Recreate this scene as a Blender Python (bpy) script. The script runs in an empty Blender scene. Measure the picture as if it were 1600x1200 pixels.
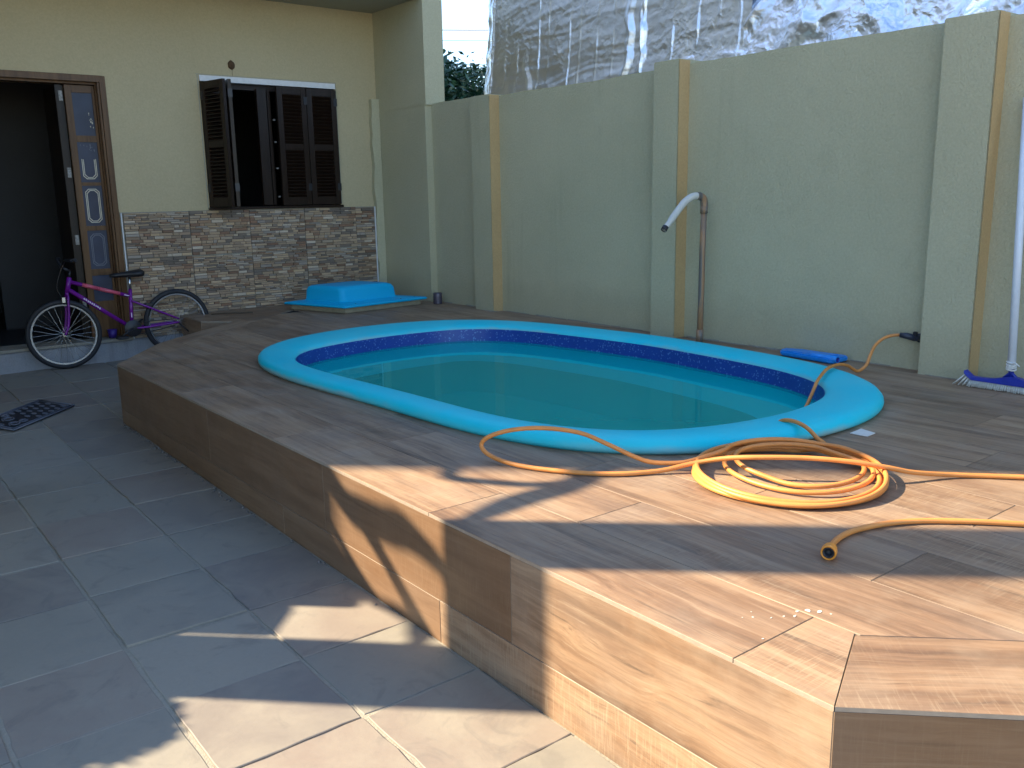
import bpy, bmesh, math, random
from math import sin, cos, pi, radians
from mathutils import Vector, Matrix, noise

rnd = random.Random(7)
SC = bpy.context.scene
COL = SC.collection

# ------------------------------------------------------------------ camera
cam = bpy.data.cameras.new('camera')
cam_o = bpy.data.objects.new('camera', cam)
COL.objects.link(cam_o)
SC.camera = cam_o
YAW, PITCH, ROLL, FPX = radians(38.12), radians(11.9), radians(1.04), 1400.0
cam.sensor_fit = 'HORIZONTAL'
cam.sensor_width = 36.0
cam.lens = 36.0 * FPX / 1600.0
cam.clip_start = 0.05
cam.clip_end = 500.0
_f = Vector((sin(YAW) * cos(PITCH), cos(YAW) * cos(PITCH), -sin(PITCH)))
_r = Vector((cos(YAW), -sin(YAW), 0))
_d = _f.cross(_r)
_r2 = cos(ROLL) * _r + sin(ROLL) * _d
_d2 = -sin(ROLL) * _r + cos(ROLL) * _d
_M = Matrix((( _r2.x, -_d2.x, -_f.x, 0), (_r2.y, -_d2.y, -_f.y, 0), (_r2.z, -_d2.z, -_f.z, 1.0), (0, 0, 0, 1)))
cam_o.matrix_world = _M          # camera 1.0 m above the deck (deck top is z = 0)

# ------------------------------------------------------------------ sky and sun
SUN_EL, SUN_AZ = radians(37), radians(-46.2)
SKY_STRENGTH, SUN_STRENGTH, EXPOSURE = 0.14, 4.9, 1.74
world = bpy.data.worlds.new('World')
SC.world = world
world.use_nodes = True
_nt = world.node_tree
_sky = _nt.nodes.new('ShaderNodeTexSky')
_sky.sky_type = 'NISHITA'
_sky.sun_disc = False
_sky.sun_elevation = SUN_EL
_sky.sun_rotation = SUN_AZ
_sky.air_density = 1.0
_sky.dust_density = 0.2
_sky.ozone_density = 3.0
_nt.links.new(_sky.outputs[0], _nt.nodes['Background'].inputs[0])
_nt.nodes['Background'].inputs[1].default_value = SKY_STRENGTH
sun = bpy.data.lights.new('sun', 'SUN')
sun.energy = SUN_STRENGTH
sun.angle = radians(0.75)
sun.color = (1.0, 0.83, 0.60)
sun_o = bpy.data.objects.new('sun', sun)
COL.objects.link(sun_o)
TO_SUN = Vector((sin(SUN_AZ) * cos(SUN_EL), cos(SUN_AZ) * cos(SUN_EL), sin(SUN_EL)))
sun_o.rotation_euler = TO_SUN.to_track_quat('Z', 'Y').to_euler()
sun_o.location = (-20, 20, 20)
SC.view_settings.view_transform = 'Standard'
SC.view_settings.look = 'None'
SC.view_settings.gamma = 1.0
SC.view_settings.exposure = EXPOSURE
SC.render.engine = 'CYCLES'
SC.cycles.max_bounces = 10
SC.cycles.diffuse_bounces = 5
SC.cycles.use_denoising = True


# ------------------------------------------------------------------ node helpers
class NT:
    def __init__(self, name):
        self.m = bpy.data.materials.new(name)
        self.m.use_nodes = True
        self.t = self.m.node_tree
        self.b = self.t.nodes['Principled BSDF']
        self.out = self.t.nodes['Material Output']

    def n(self, typ, **kw):
        nd = self.t.nodes.new('ShaderNode' + typ)
        for k, v in kw.items():
            if k in nd.inputs:
                self.set(nd.inputs[k], v)
            else:
                setattr(nd, k, v)
        return nd

    def set(self, inp, v):
        if hasattr(v, 'is_linked') or hasattr(v, 'links'):
            self.t.links.new(v, inp)
        else:
            inp.default_value = v

    def l(self, a, b):
        self.t.links.new(a, b)

    def ramp(self, fac, stops):
        r = self.n('ValToRGB')
        e = r.color_ramp.elements
        while len(e) < len(stops):
            e.new(0.5)
        for i, (p, c) in enumerate(stops):
            e[i].position = p
            e[i].color = c if len(c) == 4 else (*c, 1)
        self.l(fac, r.inputs[0])
        return r.outputs[0]

    def noise(self, vec, scale, detail=4, rough=0.55, dist=0.0):
        k = self.n('TexNoise', Scale=scale, Detail=detail, Roughness=rough, Distortion=dist)
        self.l(vec, k.inputs['Vector'])
        return k.outputs[0]

    def mapping(self, vec, scale=(1, 1, 1), loc=None):
        k = self.n('Mapping')
        self.l(vec, k.inputs[0])
        k.inputs['Scale'].default_value = scale
        if loc is not None:
            self.l(loc, k.inputs['Location'])
        return k.outputs[0]

    def mix(self, fac, a, b, blend='MIX'):
        k = self.n('Mix', data_type='RGBA', blend_type=blend)
        for i, v in ((0, fac), (6, a), (7, b)):
            if hasattr(v, 'links'):
                self.l(v, k.inputs[i])
            elif i == 0:
                k.inputs[i].default_value = v
            else:
                k.inputs[i].default_value = (*v, 1) if len(v) == 3 else v
        return k.outputs[2]

    def math(self, op, a, b=0.0):
        k = self.n('Math', operation=op)
        for i, v in ((0, a), (1, b)):
            if hasattr(v, 'links'):
                self.l(v, k.inputs[i])
            else:
                k.inputs[i].default_value = v
        return k.outputs[0]

    def bump(self, h, strength, dist=0.01):
        k = self.n('Bump', Strength=strength, Distance=dist)
        self.l(h, k.inputs['Height'])
        self.l(k.outputs[0], self.b.inputs['Normal'])
        return k.outputs[0]

    def geo(self):
        return self.n('NewGeometry').outputs['Position']

    def obj(self):
        return self.n('TexCoord').outputs['Object']

    def rand(self):
        return self.n('ObjectInfo').outputs['Random']

    def color(self, v):
        self.set(self.b.inputs['Base Color'], v if hasattr(v, 'links') else (*v, 1))


def simple(name, col, rough=0.5, metal=0.0, var=0.12, scale=30, bump=0.0, spec=0.5):
    t = NT(name)
    p = t.obj()
    f = t.noise(p, scale, 5)
    lo = tuple(c * (1 - var) for c in col)
    hi = tuple(min(1, c * (1 + var)) for c in col)
    t.color(t.ramp(f, [(0.3, lo), (0.7, hi)]))
    t.b.inputs['Roughness'].default_value = rough
    t.b.inputs['Metallic'].default_value = metal
    t.b.inputs['Specular IOR Level'].default_value = spec
    if bump:
        t.bump(t.noise(p, scale * 3, 4), bump, 0.003)
    return t.m


def stucco(name, col, col2, stain=0.0, rel=0.45, foot=False):
    t = NT(name)
    p = t.geo()
    big = t.noise(p, 1.3, 6, 0.6)
    fine = t.noise(p, 70, 4, 0.7)
    c = t.mix(t.ramp(big, [(0.35, (0, 0, 0)), (0.7, (1, 1, 1))]), col, col2)
    c = t.mix(0.22, c, t.ramp(fine, [(0.3, tuple(x * .55 for x in col)), (0.75, tuple(min(1, x * 1.35) for x in col))]))
    if stain:
        streak = t.noise(t.mapping(p, (7, 7, .45)), 1.0, 5, .6)
        c = t.mix(t.math('MULTIPLY', t.ramp(streak, [(0.52, (0, 0, 0)), (0.72, (1, 1, 1))]), stain), c, tuple(x * .62 for x in col))
    if foot:
        # rising damp and splash dirt along the foot, a few old runs below the top
        sz = t.n('SeparateXYZ')
        t.l(p, sz.inputs[0])
        edge_ = t.math('ADD', sz.outputs[2], t.math('MULTIPLY', t.noise(p, 3.6, 6, .7), -.34))
        c = t.mix(t.ramp(edge_, [(-.0, (.20, .20, .20)), (.16, (0, 0, 0))]), c, tuple(x * .55 for x in col))
        run = t.noise(t.mapping(p, (9, 9, .5)), 1.0, 5, .6)
        patch = t.noise(p, .9, 4, .6)
        c = t.mix(t.math('MULTIPLY', t.ramp(run, [(.58, (0, 0, 0)), (.74, (.30, .30, .30))]), t.ramp(patch, [(.48, (0, 0, 0)), (.62, (1, 1, 1))])), c, tuple(x * .6 for x in col))
        c = t.mix(t.ramp(t.noise(p, 4.2, 5, .6, 1.2), [(.58, (0, 0, 0)), (.72, (.16, .16, .16))]), c, tuple(x * .7 for x in col))
    t.color(c)
    t.b.inputs['Roughness'].default_value = 0.85
    t.b.inputs['Specular IOR Level'].default_value = 0.25
    h = t.math('ADD', t.math('MULTIPLY', t.noise(t.mapping(p, (1, 1, .8)), 56, 4, .62, 1.2), 1.0), t.math('MULTIPLY', t.noise(p, 130, 3), .35))
    t.bump(h, min(1, rel), 0.006 + .004 * max(0, rel - .6))
    return t.m


def wood_tile(name, tint=1.0, edge=False):
    t = NT(name)
    p = t.obj()
    r = t.rand()
    off = t.n('CombineXYZ')
    for i, k in enumerate((57.0, 91.0, 23.0)):
        t.l(t.math('MULTIPLY', r, k), off.inputs[i])
    o = off.outputs[0]
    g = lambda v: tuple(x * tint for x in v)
    bend = t.noise(t.mapping(p, (1.1, 3.0, 3.0), o), 1.4, 3, .5)
    q = t.n('VectorMath', operation='ADD')
    t.l(t.mapping(p, (1, 1, 1), o), q.inputs[0])
    bc = t.n('CombineXYZ')
    t.l(t.math('MULTIPLY', bend, .10), bc.inputs[1])
    t.l(t.math('MULTIPLY', bend, .10), bc.inputs[2])
    t.l(bc.outputs[0], q.inputs[1])
    v = q.outputs[0]
    warp = t.noise(t.mapping(p, (1.6, 2.5, 2.5), o), 1.3, 3, .5)
    broad = t.noise(t.mapping(v, (.8, 9, 9)), 1.3, 6, .66)
    mid = t.noise(t.mapping(v, (1.5, 62, 62)), 1.0, 6, .72)
    crack = t.noise(t.mapping(v, (1.0, 24, 24)), 1.0, 6, .66, .5)
    finer = t.noise(t.mapping(v, (5, 210, 210)), 1.0, 4, .7)
    saw = t.noise(t.mapping(p, (190, 11, 11), o), 1.0, 4, .65)
    c = t.ramp(broad, [(0.28, g((.130, .076, .045))), (0.42, g((.262, .158, .092))), (0.54, g((.375, .244, .148))), (0.72, g((.435, .305, .195)))])
    grey = t.ramp(warp, [(0.50, (0, 0, 0)), (0.68, (.42, .42, .42))])
    c = t.mix(grey, c, g((.235, .185, .155)))
    c = t.mix(t.ramp(mid, [(0.49, (0, 0, 0)), (0.66, (.52, .52, .52))]), c, g((.155, .106, .070)))
    c = t.mix(t.ramp(mid, [(0.30, (.55, .55, .55)), (0.45, (0, 0, 0))]), c, g((.46, .36, .245)))
    c = t.mix(t.ramp(crack, [(0.61, (0, 0, 0)), (0.68, (.62, .62, .62))]), c, g((.060, .042, .032)))
    c = t.mix(t.math('MULTIPLY', t.ramp(saw, [(0.52, (0, 0, 0)), (.66, (1, 1, 1))]), t.ramp(t.noise(t.mapping(p, (.7, 1.5, 1.5), o), 1.0, 3, .5), [(.44, (0.0, .0, .0)), (.60, (.42, .42, .42))])), c, g((.50, .40, .27)))
    c = t.mix(t.math('MULTIPLY', finer, .34), c, g((.14, .10, .072)))
    bright = t.n('Mix', data_type='RGBA', blend_type='MULTIPLY')
    bright.inputs[0].default_value = 1
    t.l(c, bright.inputs[6])
    t.l(t.ramp(r, [(0, (.90, .87, .84)), (.5, (1.05, 1.05, 1.05)), (1, (1.24, 1.21, 1.15))]), bright.inputs[7])
    c = bright.outputs[2]
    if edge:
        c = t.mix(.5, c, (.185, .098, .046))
    # trodden-in dust in patches
    dust = t.noise(t.geo(), 3.1, 6, .65)
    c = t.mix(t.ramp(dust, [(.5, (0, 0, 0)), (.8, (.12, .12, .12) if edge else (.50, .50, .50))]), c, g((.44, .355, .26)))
    t.color(c)
    t.set(t.b.inputs['Roughness'], t.ramp(dust, [(.3, (.40, .4, .4)), (.7, (.62, .62, .62))]))
    t.b.inputs['Specular IOR Level'].default_value = .42
    t.bump(t.math('ADD', mid, t.math('MULTIPLY', finer, .5)), .16, .003)
    return t.m


def paving_mat():
    t = NT('sandstone_paving')
    p = t.geo()
    r = t.rand()
    base = t.ramp(r, [(0, (.225, .212, .178)), (.2, (.270, .252, .205)), (.4, (.250, .200, .164)), (.55, (.30, .280, .228)),
                      (.75, (.195, .168, .148)), (.9, (.262, .240, .195)), (1, (.235, .190, .158))])
    off = t.n('CombineXYZ')
    for i, k in enumerate((31.0, 77.0, 13.0)):
        t.l(t.math('MULTIPLY', r, k), off.inputs[i])
    q = t.mapping(p, (1, 1, 1), off.outputs[0])
    n1 = t.noise(q, 3.2, 6, .62, .8)
    n2 = t.noise(q, 55, 5, .7)
    c = t.mix(t.ramp(n1, [(.38, (0, 0, 0)), (.68, (.75, .75, .75))]), base, (.315, .285, .226))
    c = t.mix(t.ramp(t.noise(q, 5.5, 5, .6, 1.5), [(.56, (0, 0, 0)), (.75, (.6, .6, .6))]), c, (.150, .138, .125))
    c = t.mix(t.math('MULTIPLY', n2, .35), c, (.16, .15, .14))
    t.color(c)
    t.set(t.b.inputs['Roughness'], t.ramp(n1, [(.3, (.52, .52, .52)), (.7, (.75, .75, .75))]))
    t.b.inputs['Specular IOR Level'].default_value = .35
    t.bump(t.math('ADD', t.math('MULTIPLY', n1, .7), t.math('MULTIPLY', n2, .25)), .35, .006)
    return t.m


def gelcoat(name, col, fade, amt, dirt=False):
    t = NT(name)
    p = t.geo()
    n = t.noise(p, 2.3, 6, .6)
    f = t.noise(p, 60, 4, .65)
    c = t.mix(t.math('MULTIPLY', t.ramp(n, [(.42, (0, 0, 0)), (.75, (1, 1, 1))]), amt), col, fade)
    c = t.mix(t.math('MULTIPLY', f, .16), c, tuple(x * .75 for x in col))
    if dirt:
        sz = t.n('SeparateXYZ')
        t.l(p, sz.inputs[0])
        low = t.ramp(t.math('ADD', sz.outputs[2], t.math('MULTIPLY', t.noise(p, 5, 5, .65), .045)), [(.040, (.8, .8, .8)), (.062, (0, 0, 0))])
        c = t.mix(t.math('MULTIPLY', low, t.ramp(t.noise(p, 1.1, 3), [(.42, (.15, .15, .15)), (.6, (1, 1, 1))])), c, (.36, .44, .40))
        sc2 = t.noise(t.mapping(p, (9, 9, 9)), 3.0, 6, .7, 2.0)
        c = t.mix(t.ramp(sc2, [(.60, (0, 0, 0)), (.70, (.28, .28, .28))]), c, (.30, .58, .62))
    t.color(c)
    t.b.inputs['Roughness'].default_value = .48
    t.b.inputs['Specular IOR Level'].default_value = .28
    t.bump(f, .05, .002)
    return t.m


def glitter_band():
    t = NT('navy_glitter_band')
    p = t.geo()
    v = t.n('TexVoronoi', Scale=130.0)
    t.l(p, v.inputs['Vector'])
    sp = t.math('GREATER_THAN', t.n('SeparateColor').outputs[0], .5)
    sep = t.n('SeparateColor')
    t.l(v.outputs['Color'], sep.inputs[0])
    spk = t.math('GREATER_THAN', sep.outputs[0], .93)
    c = t.mix(t.noise(p, 9, 4), (.010, .040, .235), (.018, .07, .34))
    c = t.mix(t.math('MULTIPLY', spk, .6), c, (.16, .32, .62))
    t.color(c)
    t.b.inputs['Roughness'].default_value = .3
    return t.m


def water_mat():
    t = NT('pool_water_surface')
    nt = t.t
    nt.nodes.remove(t.b)
    p = t.geo()
    bmp = t.n('Bump', Strength=.03, Distance=.02)
    t.l(t.noise(p, 4, 2, .5), bmp.inputs['Height'])
    fr = t.n('Fresnel', IOR=1.17)
    t.l(bmp.outputs[0], fr.inputs['Normal'])
    gl = t.n('BsdfGlossy', Roughness=.015)
    gl.inputs['Color'].default_value = (.5, 1, 1, 1)
    t.l(bmp.outputs[0], gl.inputs['Normal'])
    df = t.n('BsdfDiffuse')
    df.inputs['Color'].default_value = (.0, .60, .53, 1)
    tr = t.n('BsdfTransparent')
    tr.inputs['Color'].default_value = (.12, .90, .92, 1)
    m1 = t.n('MixShader')
    m1.inputs[0].default_value = .55
    t.l(df.outputs[0], m1.inputs[1])
    t.l(tr.outputs[0], m1.inputs[2])
    m2 = t.n('MixShader')
    t.l(fr.outputs[0], m2.inputs[0])
    t.l(m1.outputs[0], m2.inputs[1])
    t.l(gl.outputs[0], m2.inputs[2])
    t.l(m2.outputs[0], t.out.inputs[0])
    return t.m


def foil_mat(name, amt):
    t = NT(name)
    p = t.geo()
    n = t.noise(p, 3.0, 5, .6)
    t.color(t.ramp(n, [(.3, (.74, .75, .78)), (.7, (.90, .91, .94))]))
    t.b.inputs['Metallic'].default_value = 1.0
    t.b.inputs['Roughness'].default_value = .37
    wv = t.n('VectorMath', operation='ADD')
    t.l(p, wv.inputs[0])
    wn = t.n('TexNoise', Scale=6.0, Detail=3.0)
    t.l(p, wn.inputs['Vector'])
    ws_ = t.n('VectorMath', operation='SCALE')
    t.l(wn.outputs['Color'], ws_.inputs[0])
    ws_.inputs['Scale'].default_value = .12
    t.l(ws_.outputs[0], wv.inputs[1])
    hs = []
    for sc_, am in ((8.0, .018), (17.0, .012), (37.0, .0050)):
        v = t.n('TexVoronoi', Scale=sc_)
        t.l(wv.outputs[0], v.inputs['Vector'])
        hs.append(t.math('MULTIPLY', v.outputs['Distance'], am * amt))
    patch = t.ramp(t.noise(p, 1.7, 4, .6), [(.40, (.25, .25, .25)), (.62, (1, 1, 1))])
    hh = t.math('MULTIPLY', t.math('ADD', t.math('ADD', hs[0], hs[1]), hs[2]), patch)
    bp_ = t.n('Bump', Strength=1.0, Distance=1.0)
    t.l(hh, bp_.inputs['Height'])
    t.l(bp_.outputs[0], t.b.inputs['Normal'])
    return t.m


def attr_mat(name, rough=.75):
    t = NT(name)
    a = t.n('VertexColor', layer_name='tone')
    f = t.noise(t.geo(), 120, 4, .65)
    t.color(t.mix(t.math('MULTIPLY', f, .4), a.outputs[0], (.10, .085, .07)))
    t.b.inputs['Roughness'].default_value = rough
    t.bump(f, .4, .004)
    return t.m


def dark_wood(name, a, b, rough=.4):
    t = NT(name)
    p = t.obj()
    f = t.noise(t.mapping(p, (22, 22, 1.5)), 1.0, 5, .65, .6)
    t.color(t.ramp(f, [(.32, a), (.7, b)]))
    t.b.inputs['Roughness'].default_value = rough
    t.b.inputs['Specular IOR Level'].default_value = .22
    t.bump(f, .15, .003)
    return t.m


def leaf_mat(name, a, b):
    t = NT(name)
    t.color(t.ramp(t.noise(t.geo(), 9, 3), [(.3, a), (.7, b)]))
    t.b.inputs['Roughness'].default_value = .45
    return t.m


M = {}
M['wall'] = stucco('green_beige_stucco', (.485, .452, .298), (.55, .508, .34), stain=.0, rel=.85, foot=True)
M['house'] = stucco('ochre_stucco', (.485, .405, .245), (.53, .445, .27), rel=.3)
M['strip'] = stucco('ochre_strip_paint', (.52, .35, .165), (.58, .41, .205), rel=.5)
M['soffit'] = stucco('porch_plaster', (.36, .345, .26), (.40, .38, .29), rel=.15)
M['pale'] = stucco('pale_grey_render', (.42, .43, .45), (.50, .51, .53), rel=.2)
M['plinth'] = stucco('rough_plinth', (.27, .28, .30), (.40, .41, .42), stain=.8, rel=.8)
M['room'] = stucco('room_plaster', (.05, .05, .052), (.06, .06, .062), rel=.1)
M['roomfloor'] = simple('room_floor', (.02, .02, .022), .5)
M['wood'] = wood_tile('wood_look_tile', .82)
M['wood_shaded'] = wood_tile('shaded_wood_look_tile', .60, True)  # darker copy of the deck tile, face shade put into its colour
M['tile_edge'] = simple('tile_edge', (.30, .245, .19), .6, scale=40)
M['grout'] = stucco('mortar', (.285, .262, .212), (.36, .33, .265), rel=.6)
M['pave'] = paving_mat()
M['dark_joint'] = simple('deck_core', (.035, .03, .026), .9)
M['rim'] = gelcoat('cyan_gelcoat', (.0, .60, .72), (.12, .62, .66), .5, True)
M['basin'] = gelcoat('pool_basin_cyan', (.0, .62, .74), (.02, .64, .72), .4)
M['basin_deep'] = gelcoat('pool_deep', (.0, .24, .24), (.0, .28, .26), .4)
M['band'] = glitter_band()
M['water'] = water_mat()
M['lid'] = gelcoat('lid_gelcoat', (.0, .42, .72), (.02, .48, .72), .4)
M['lidbase'] = simple('beige_lid_base', (.36, .30, .20), .7, bump=.2)
M['foil'] = foil_mat('smooth_foil', .45)
M['foil_b'] = foil_mat('crumpled_foil', 1.0)
M['stone'] = attr_mat('split_stone')
M['shutter'] = dark_wood('shutter_brown', (.016, .009, .006), (.028, .017, .012), .35)
M['door'] = dark_wood('varnished_door', (.075, .036, .015), (.17, .088, .038), .35)
M['doordark'] = dark_wood('dark_door', (.012, .008, .006), (.03, .02, .014), .4)
M['white'] = simple('white_paint', (.72, .73, .73), .5, var=.06)
M['hinge'] = simple('worn_steel', (.26, .25, .23), .6, .5, var=.5, scale=60)
M['pane'] = simple('blue_grey_pane', (.040, .050, .085), .3, var=.15, scale=6, spec=.2)
M['cream'] = simple('cream_line', (.62, .56, .42), .6)
M['hose'] = simple('orange_hose', (.64, .25, .06), .45, var=.10, scale=14)
M['conn'] = simple('orange_connector', (.72, .27, .03), .35)
M['black'] = simple('black_plastic', (.018, .018, .022), .45)
M['tap'] = simple('dark_tap', (.03, .035, .055), .4)
M['pvc'] = simple('white_pvc', (.58, .56, .50), .4, var=.12, scale=9)
M['brush'] = simple('blue_plastic', (.012, .028, .30), .35)
M['skim'] = simple('bright_blue_plastic', (.008, .25, .72), .35)
M['bristle'] = simple('white_bristle', (.68, .68, .63), .7)
M['pole'] = simple('white_pole', (.72, .75, .80), .25, var=.03)
M['rope'] = simple('white_cord', (.70, .68, .62), .8)
M['card'] = simple('white_card', (.66, .63, .57), .7, var=.05)
M['can'] = simple('purple_grey_tin', (.10, .085, .11), .35, .3)
M['cord'] = simple('cable_grey', (.55, .57, .60), .5)
M['tyre'] = simple('black_tyre', (.016, .017, .021), .65)
M['rimmetal'] = simple('wheel_rim_alloy', (.46, .48, .52), .25, .85, var=.05)
M['purple'] = simple('purple_frame_paint', (.165, .010, .235), .25, var=.1, scale=5)
M['pink'] = simple('pink_decal', (.60, .10, .16), .3)
M['decal'] = simple('white_decal', (.66, .56, .70), .4)
M['seat'] = simple('black_saddle', (.012, .012, .014), .5)
M['chrome'] = simple('dull_chrome', (.55, .56, .58), .22, 1.0, var=.04)
M['mat'] = simple('black_rubber', (.014, .016, .022), .6)
M['matline'] = simple('grey_rubber_edge', (.13, .14, .17), .6)
M['fleck'] = simple('white_paint_fleck', (.62, .59, .53), .7)
M['nest'] = simple('brown_mud', (.085, .048, .022), .9, bump=.6)
M['rust'] = None
M['debris'] = simple('rubble', (.16, .145, .13), .9, bump=.5)
M['leaf'] = leaf_mat('dark_leaf', (.012, .045, .026), (.035, .10, .045))
M['twig'] = simple('twig', (.07, .055, .035), .8)
M['pot'] = simple('clay_pot', (.30, .13, .07), .8)


def rusty_pipe():
    t = NT('stained_pvc_pipe')
    p = t.geo()
    f = t.noise(t.mapping(p, (14, 14, 2.2)), 1.0, 5, .6, .8)
    c = t.ramp(f, [(.32, (.08, .08, .085)), (.48, (.17, .145, .12)), (.60, (.36, .20, .10)), (.72, (.24, .15, .09))])
    t.color(c)
    t.b.inputs['Roughness'].default_value = .45
    return t.m


M['rust'] = rusty_pipe()


# ------------------------------------------------------------------ mesh helpers
class MB:
    """collects shapes, links them as one mesh object"""

    def __init__(self):
        self.v, self.f, self.mi, self.sm = [], [], [], []

    def add(self, vs, fs, mi=0, smooth=False):
        b = len(self.v)
        self.v += [tuple(x) for x in vs]
        self.f += [tuple(b + i for i in q) for q in fs]
        self.mi += [mi] * len(fs)
        self.sm += [smooth] * len(fs)
        return self

    def box(self, a, b, mi=0, mat=None):
        (x0, y0, z0), (x1, y1, z1) = a, b
        vs = [Vector(p) for p in ((x0, y0, z0), (x1, y0, z0), (x1, y1, z0), (x0, y1, z0), (x0, y0, z1), (x1, y0, z1), (x1, y1, z1), (x0, y1, z1))]
        if mat is not None:
            vs = [mat @ p for p in vs]
        return self.add(vs, [(0, 3, 2, 1), (4, 5, 6, 7), (0, 1, 5, 4), (1, 2, 6, 5), (2, 3, 7, 6), (3, 0, 4, 7)], mi)

    def tube(self, pts, rad, n=10, mi=0, caps=True, closed=False):
        pts = [Vector(p) for p in pts]
        k = len(pts)
        rads = rad if isinstance(rad, (list, tuple)) else [rad] * k
        tang = []
        for i in range(k):
            if closed:
                t = pts[(i + 1) % k] - pts[i - 1]
            else:
                t = pts[min(i + 1, k - 1)] - pts[max(i - 1, 0)]
            tang.append(t.normalized())
        up = Vector((0, 0, 1))
        if abs(tang[0].dot(up)) > .9:
            up = Vector((1, 0, 0))
        nrm = (up - tang[0] * up.dot(tang[0])).normalized()
        vs = []
        for i in range(k):
            nrm = (nrm - tang[i] * nrm.dot(tang[i])).normalized()
            bi = tang[i].cross(nrm)
            for j in range(n):
                a = 2 * pi * j / n
                vs.append(pts[i] + (nrm * cos(a) + bi * sin(a)) * rads[i])
        fs = []
        for i in range(k if closed else k - 1):
            i2 = (i + 1) % k
            for j in range(n):
                j2 = (j + 1) % n
                fs.append((i * n + j, i * n + j2, i2 * n + j2, i2 * n + j))
        self.add(vs, fs, mi, True)
        if caps and not closed:
            self.add(vs[:n], [tuple(reversed(range(n)))], mi)
            self.add(vs[-n:], [tuple(range(n))], mi)
        return self

    def lathe(self, prof, c, axis=(0, 0, 1), n=20, mi=0, smooth=True):
        ax = Vector(axis).normalized()
        u = ax.orthogonal().normalized()
        w = ax.cross(u)
        c = Vector(c)
        vs = []
        for r, h in prof:
            for j in range(n):
                a = 2 * pi * j / n
                vs.append(c + ax * h + (u * cos(a) + w * sin(a)) * r)
        fs = []
        for i in range(len(prof) - 1):
            for j in range(n):
                j2 = (j + 1) % n
                fs.append((i * n + j, i * n + j2, (i + 1) * n + j2, (i + 1) * n + j))
        return self.add(vs, fs, mi, smooth)

    def poly(self, pts, ext, mi=0, smi=None):
        """prism: polygon pts (3D, ordered) extruded by vector ext"""
        k = len(pts)
        e = Vector(ext)
        vs = [Vector(p) for p in pts] + [Vector(p) + e for p in pts]
        self.add(vs, [tuple(range(k))], mi)
        self.add(vs, [tuple(reversed(range(k, 2 * k)))], mi if smi is None else smi)
        self.add(vs, [(i, k + i, k + (i + 1) % k, (i + 1) % k) for i in range(k)], mi if smi is None else smi)
        return self

    def build(self, name, mats, parent=None, bevel=0.0, fixn=True, loc=None):
        me = bpy.data.meshes.new(name)
        me.from_pydata(self.v, [], self.f)
        for p, a, s in zip(me.polygons, self.mi, self.sm):
            p.material_index = a
            p.use_smooth = s
        if not isinstance(mats, (list, tuple)):
            mats = [mats]
        for m in mats:
            me.materials.append(m)
        if fixn or bevel:
            bm = bmesh.new()
            bm.from_mesh(me)
            bmesh.ops.remove_doubles(bm, verts=bm.verts, dist=1e-5)
            if fixn:
                bmesh.ops.recalc_face_normals(bm, faces=bm.faces)
            if bevel:
                es = [e for e in bm.edges if len(e.link_faces) == 2 and e.calc_face_angle(0) > .6]
                bmesh.ops.bevel(bm, geom=es, offset=bevel, segments=2, affect='EDGES', clamp_overlap=True)
            bm.to_mesh(me)
            bm.free()
        o = bpy.data.objects.new(name, me)
        COL.objects.link(o)
        if parent is not None:
            o.parent = parent
        if loc is not None:
            o.location = loc
        return o


def tag(o, label=None, cat=None, group=None, kind=None):
    if label:
        o['label'] = label
    if cat:
        o['category'] = cat
    if group:
        o['group'] = group
    if kind:
        o['kind'] = kind
    return o


def empty(name, loc=(0, 0, 0), **kw):
    o = bpy.data.objects.new(name, None)
    o.empty_display_size = .1
    o.location = loc
    COL.objects.link(o)
    return tag(o, **kw)


def rel(o, parent):
    """parent keeping world place (parents are only translated / rotated about z)"""
    o.parent = parent
    o.matrix_parent_inverse = parent.matrix_basis.inverted()
    return o


def catmull(pts, seg=8, closed=False):
    pts = [Vector(p) for p in pts]
    k = len(pts)
    out = []
    for i in range(k if closed else k - 1):
        if closed:
            p0, p1, p2, p3 = pts[i - 1], pts[i], pts[(i + 1) % k], pts[(i + 2) % k]
        else:
            p0, p1, p2, p3 = pts[max(i - 1, 0)], pts[i], pts[i + 1], pts[min(i + 2, k - 1)]
        for s in range(seg):
            t = s / seg
            out.append(.5 * ((2 * p1) + (p2 - p0) * t + (2 * p0 - 5 * p1 + 4 * p2 - p3) * t * t + (3 * p1 - p0 - 3 * p2 + p3) * t ** 3))
    if not closed:
        out.append(pts[-1])
    return out


def clip(poly, p, n):
    """keep the side of 2D polygon where (q-p).n >= 0"""
    out = []
    for i in range(len(poly)):
        a, b = poly[i], poly[(i + 1) % len(poly)]
        da = (a[0] - p[0]) * n[0] + (a[1] - p[1]) * n[1]
        db = (b[0] - p[0]) * n[0] + (b[1] - p[1]) * n[1]
        if da >= 0:
            out.append(a)
        if (da < 0) != (db < 0):
            t = da / (da - db)
            out.append((a[0] + (b[0] - a[0]) * t, a[1] + (b[1] - a[1]) * t))
    return out


def gz(y):                      # the yard falls gently towards the street
    return -.445 + .0155 * (y - 1.5)


# ------------------------------------------------------------------ pool outline
_W = [0.656, -0.0016, -0.0061, 0.1753, 0.0148, -0.0067, -0.0044, 0.0168, 0.0036, -0.006, -0.0014, -0.008, -0.0013]
PC = (3.26, 3.97)


def pool_r(a):
    s = _W[0]
    for k in range(1, 7):
        s += _W[2 * k - 1] * cos(k * a) + _W[2 * k] * sin(k * a)
    return 1 / s


NP = 192
OUTER = [Vector((PC[0] + pool_r(2 * pi * i / NP) * cos(2 * pi * i / NP), PC[1] + pool_r(2 * pi * i / NP) * sin(2 * pi * i / NP))) for i in range(NP)]


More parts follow.
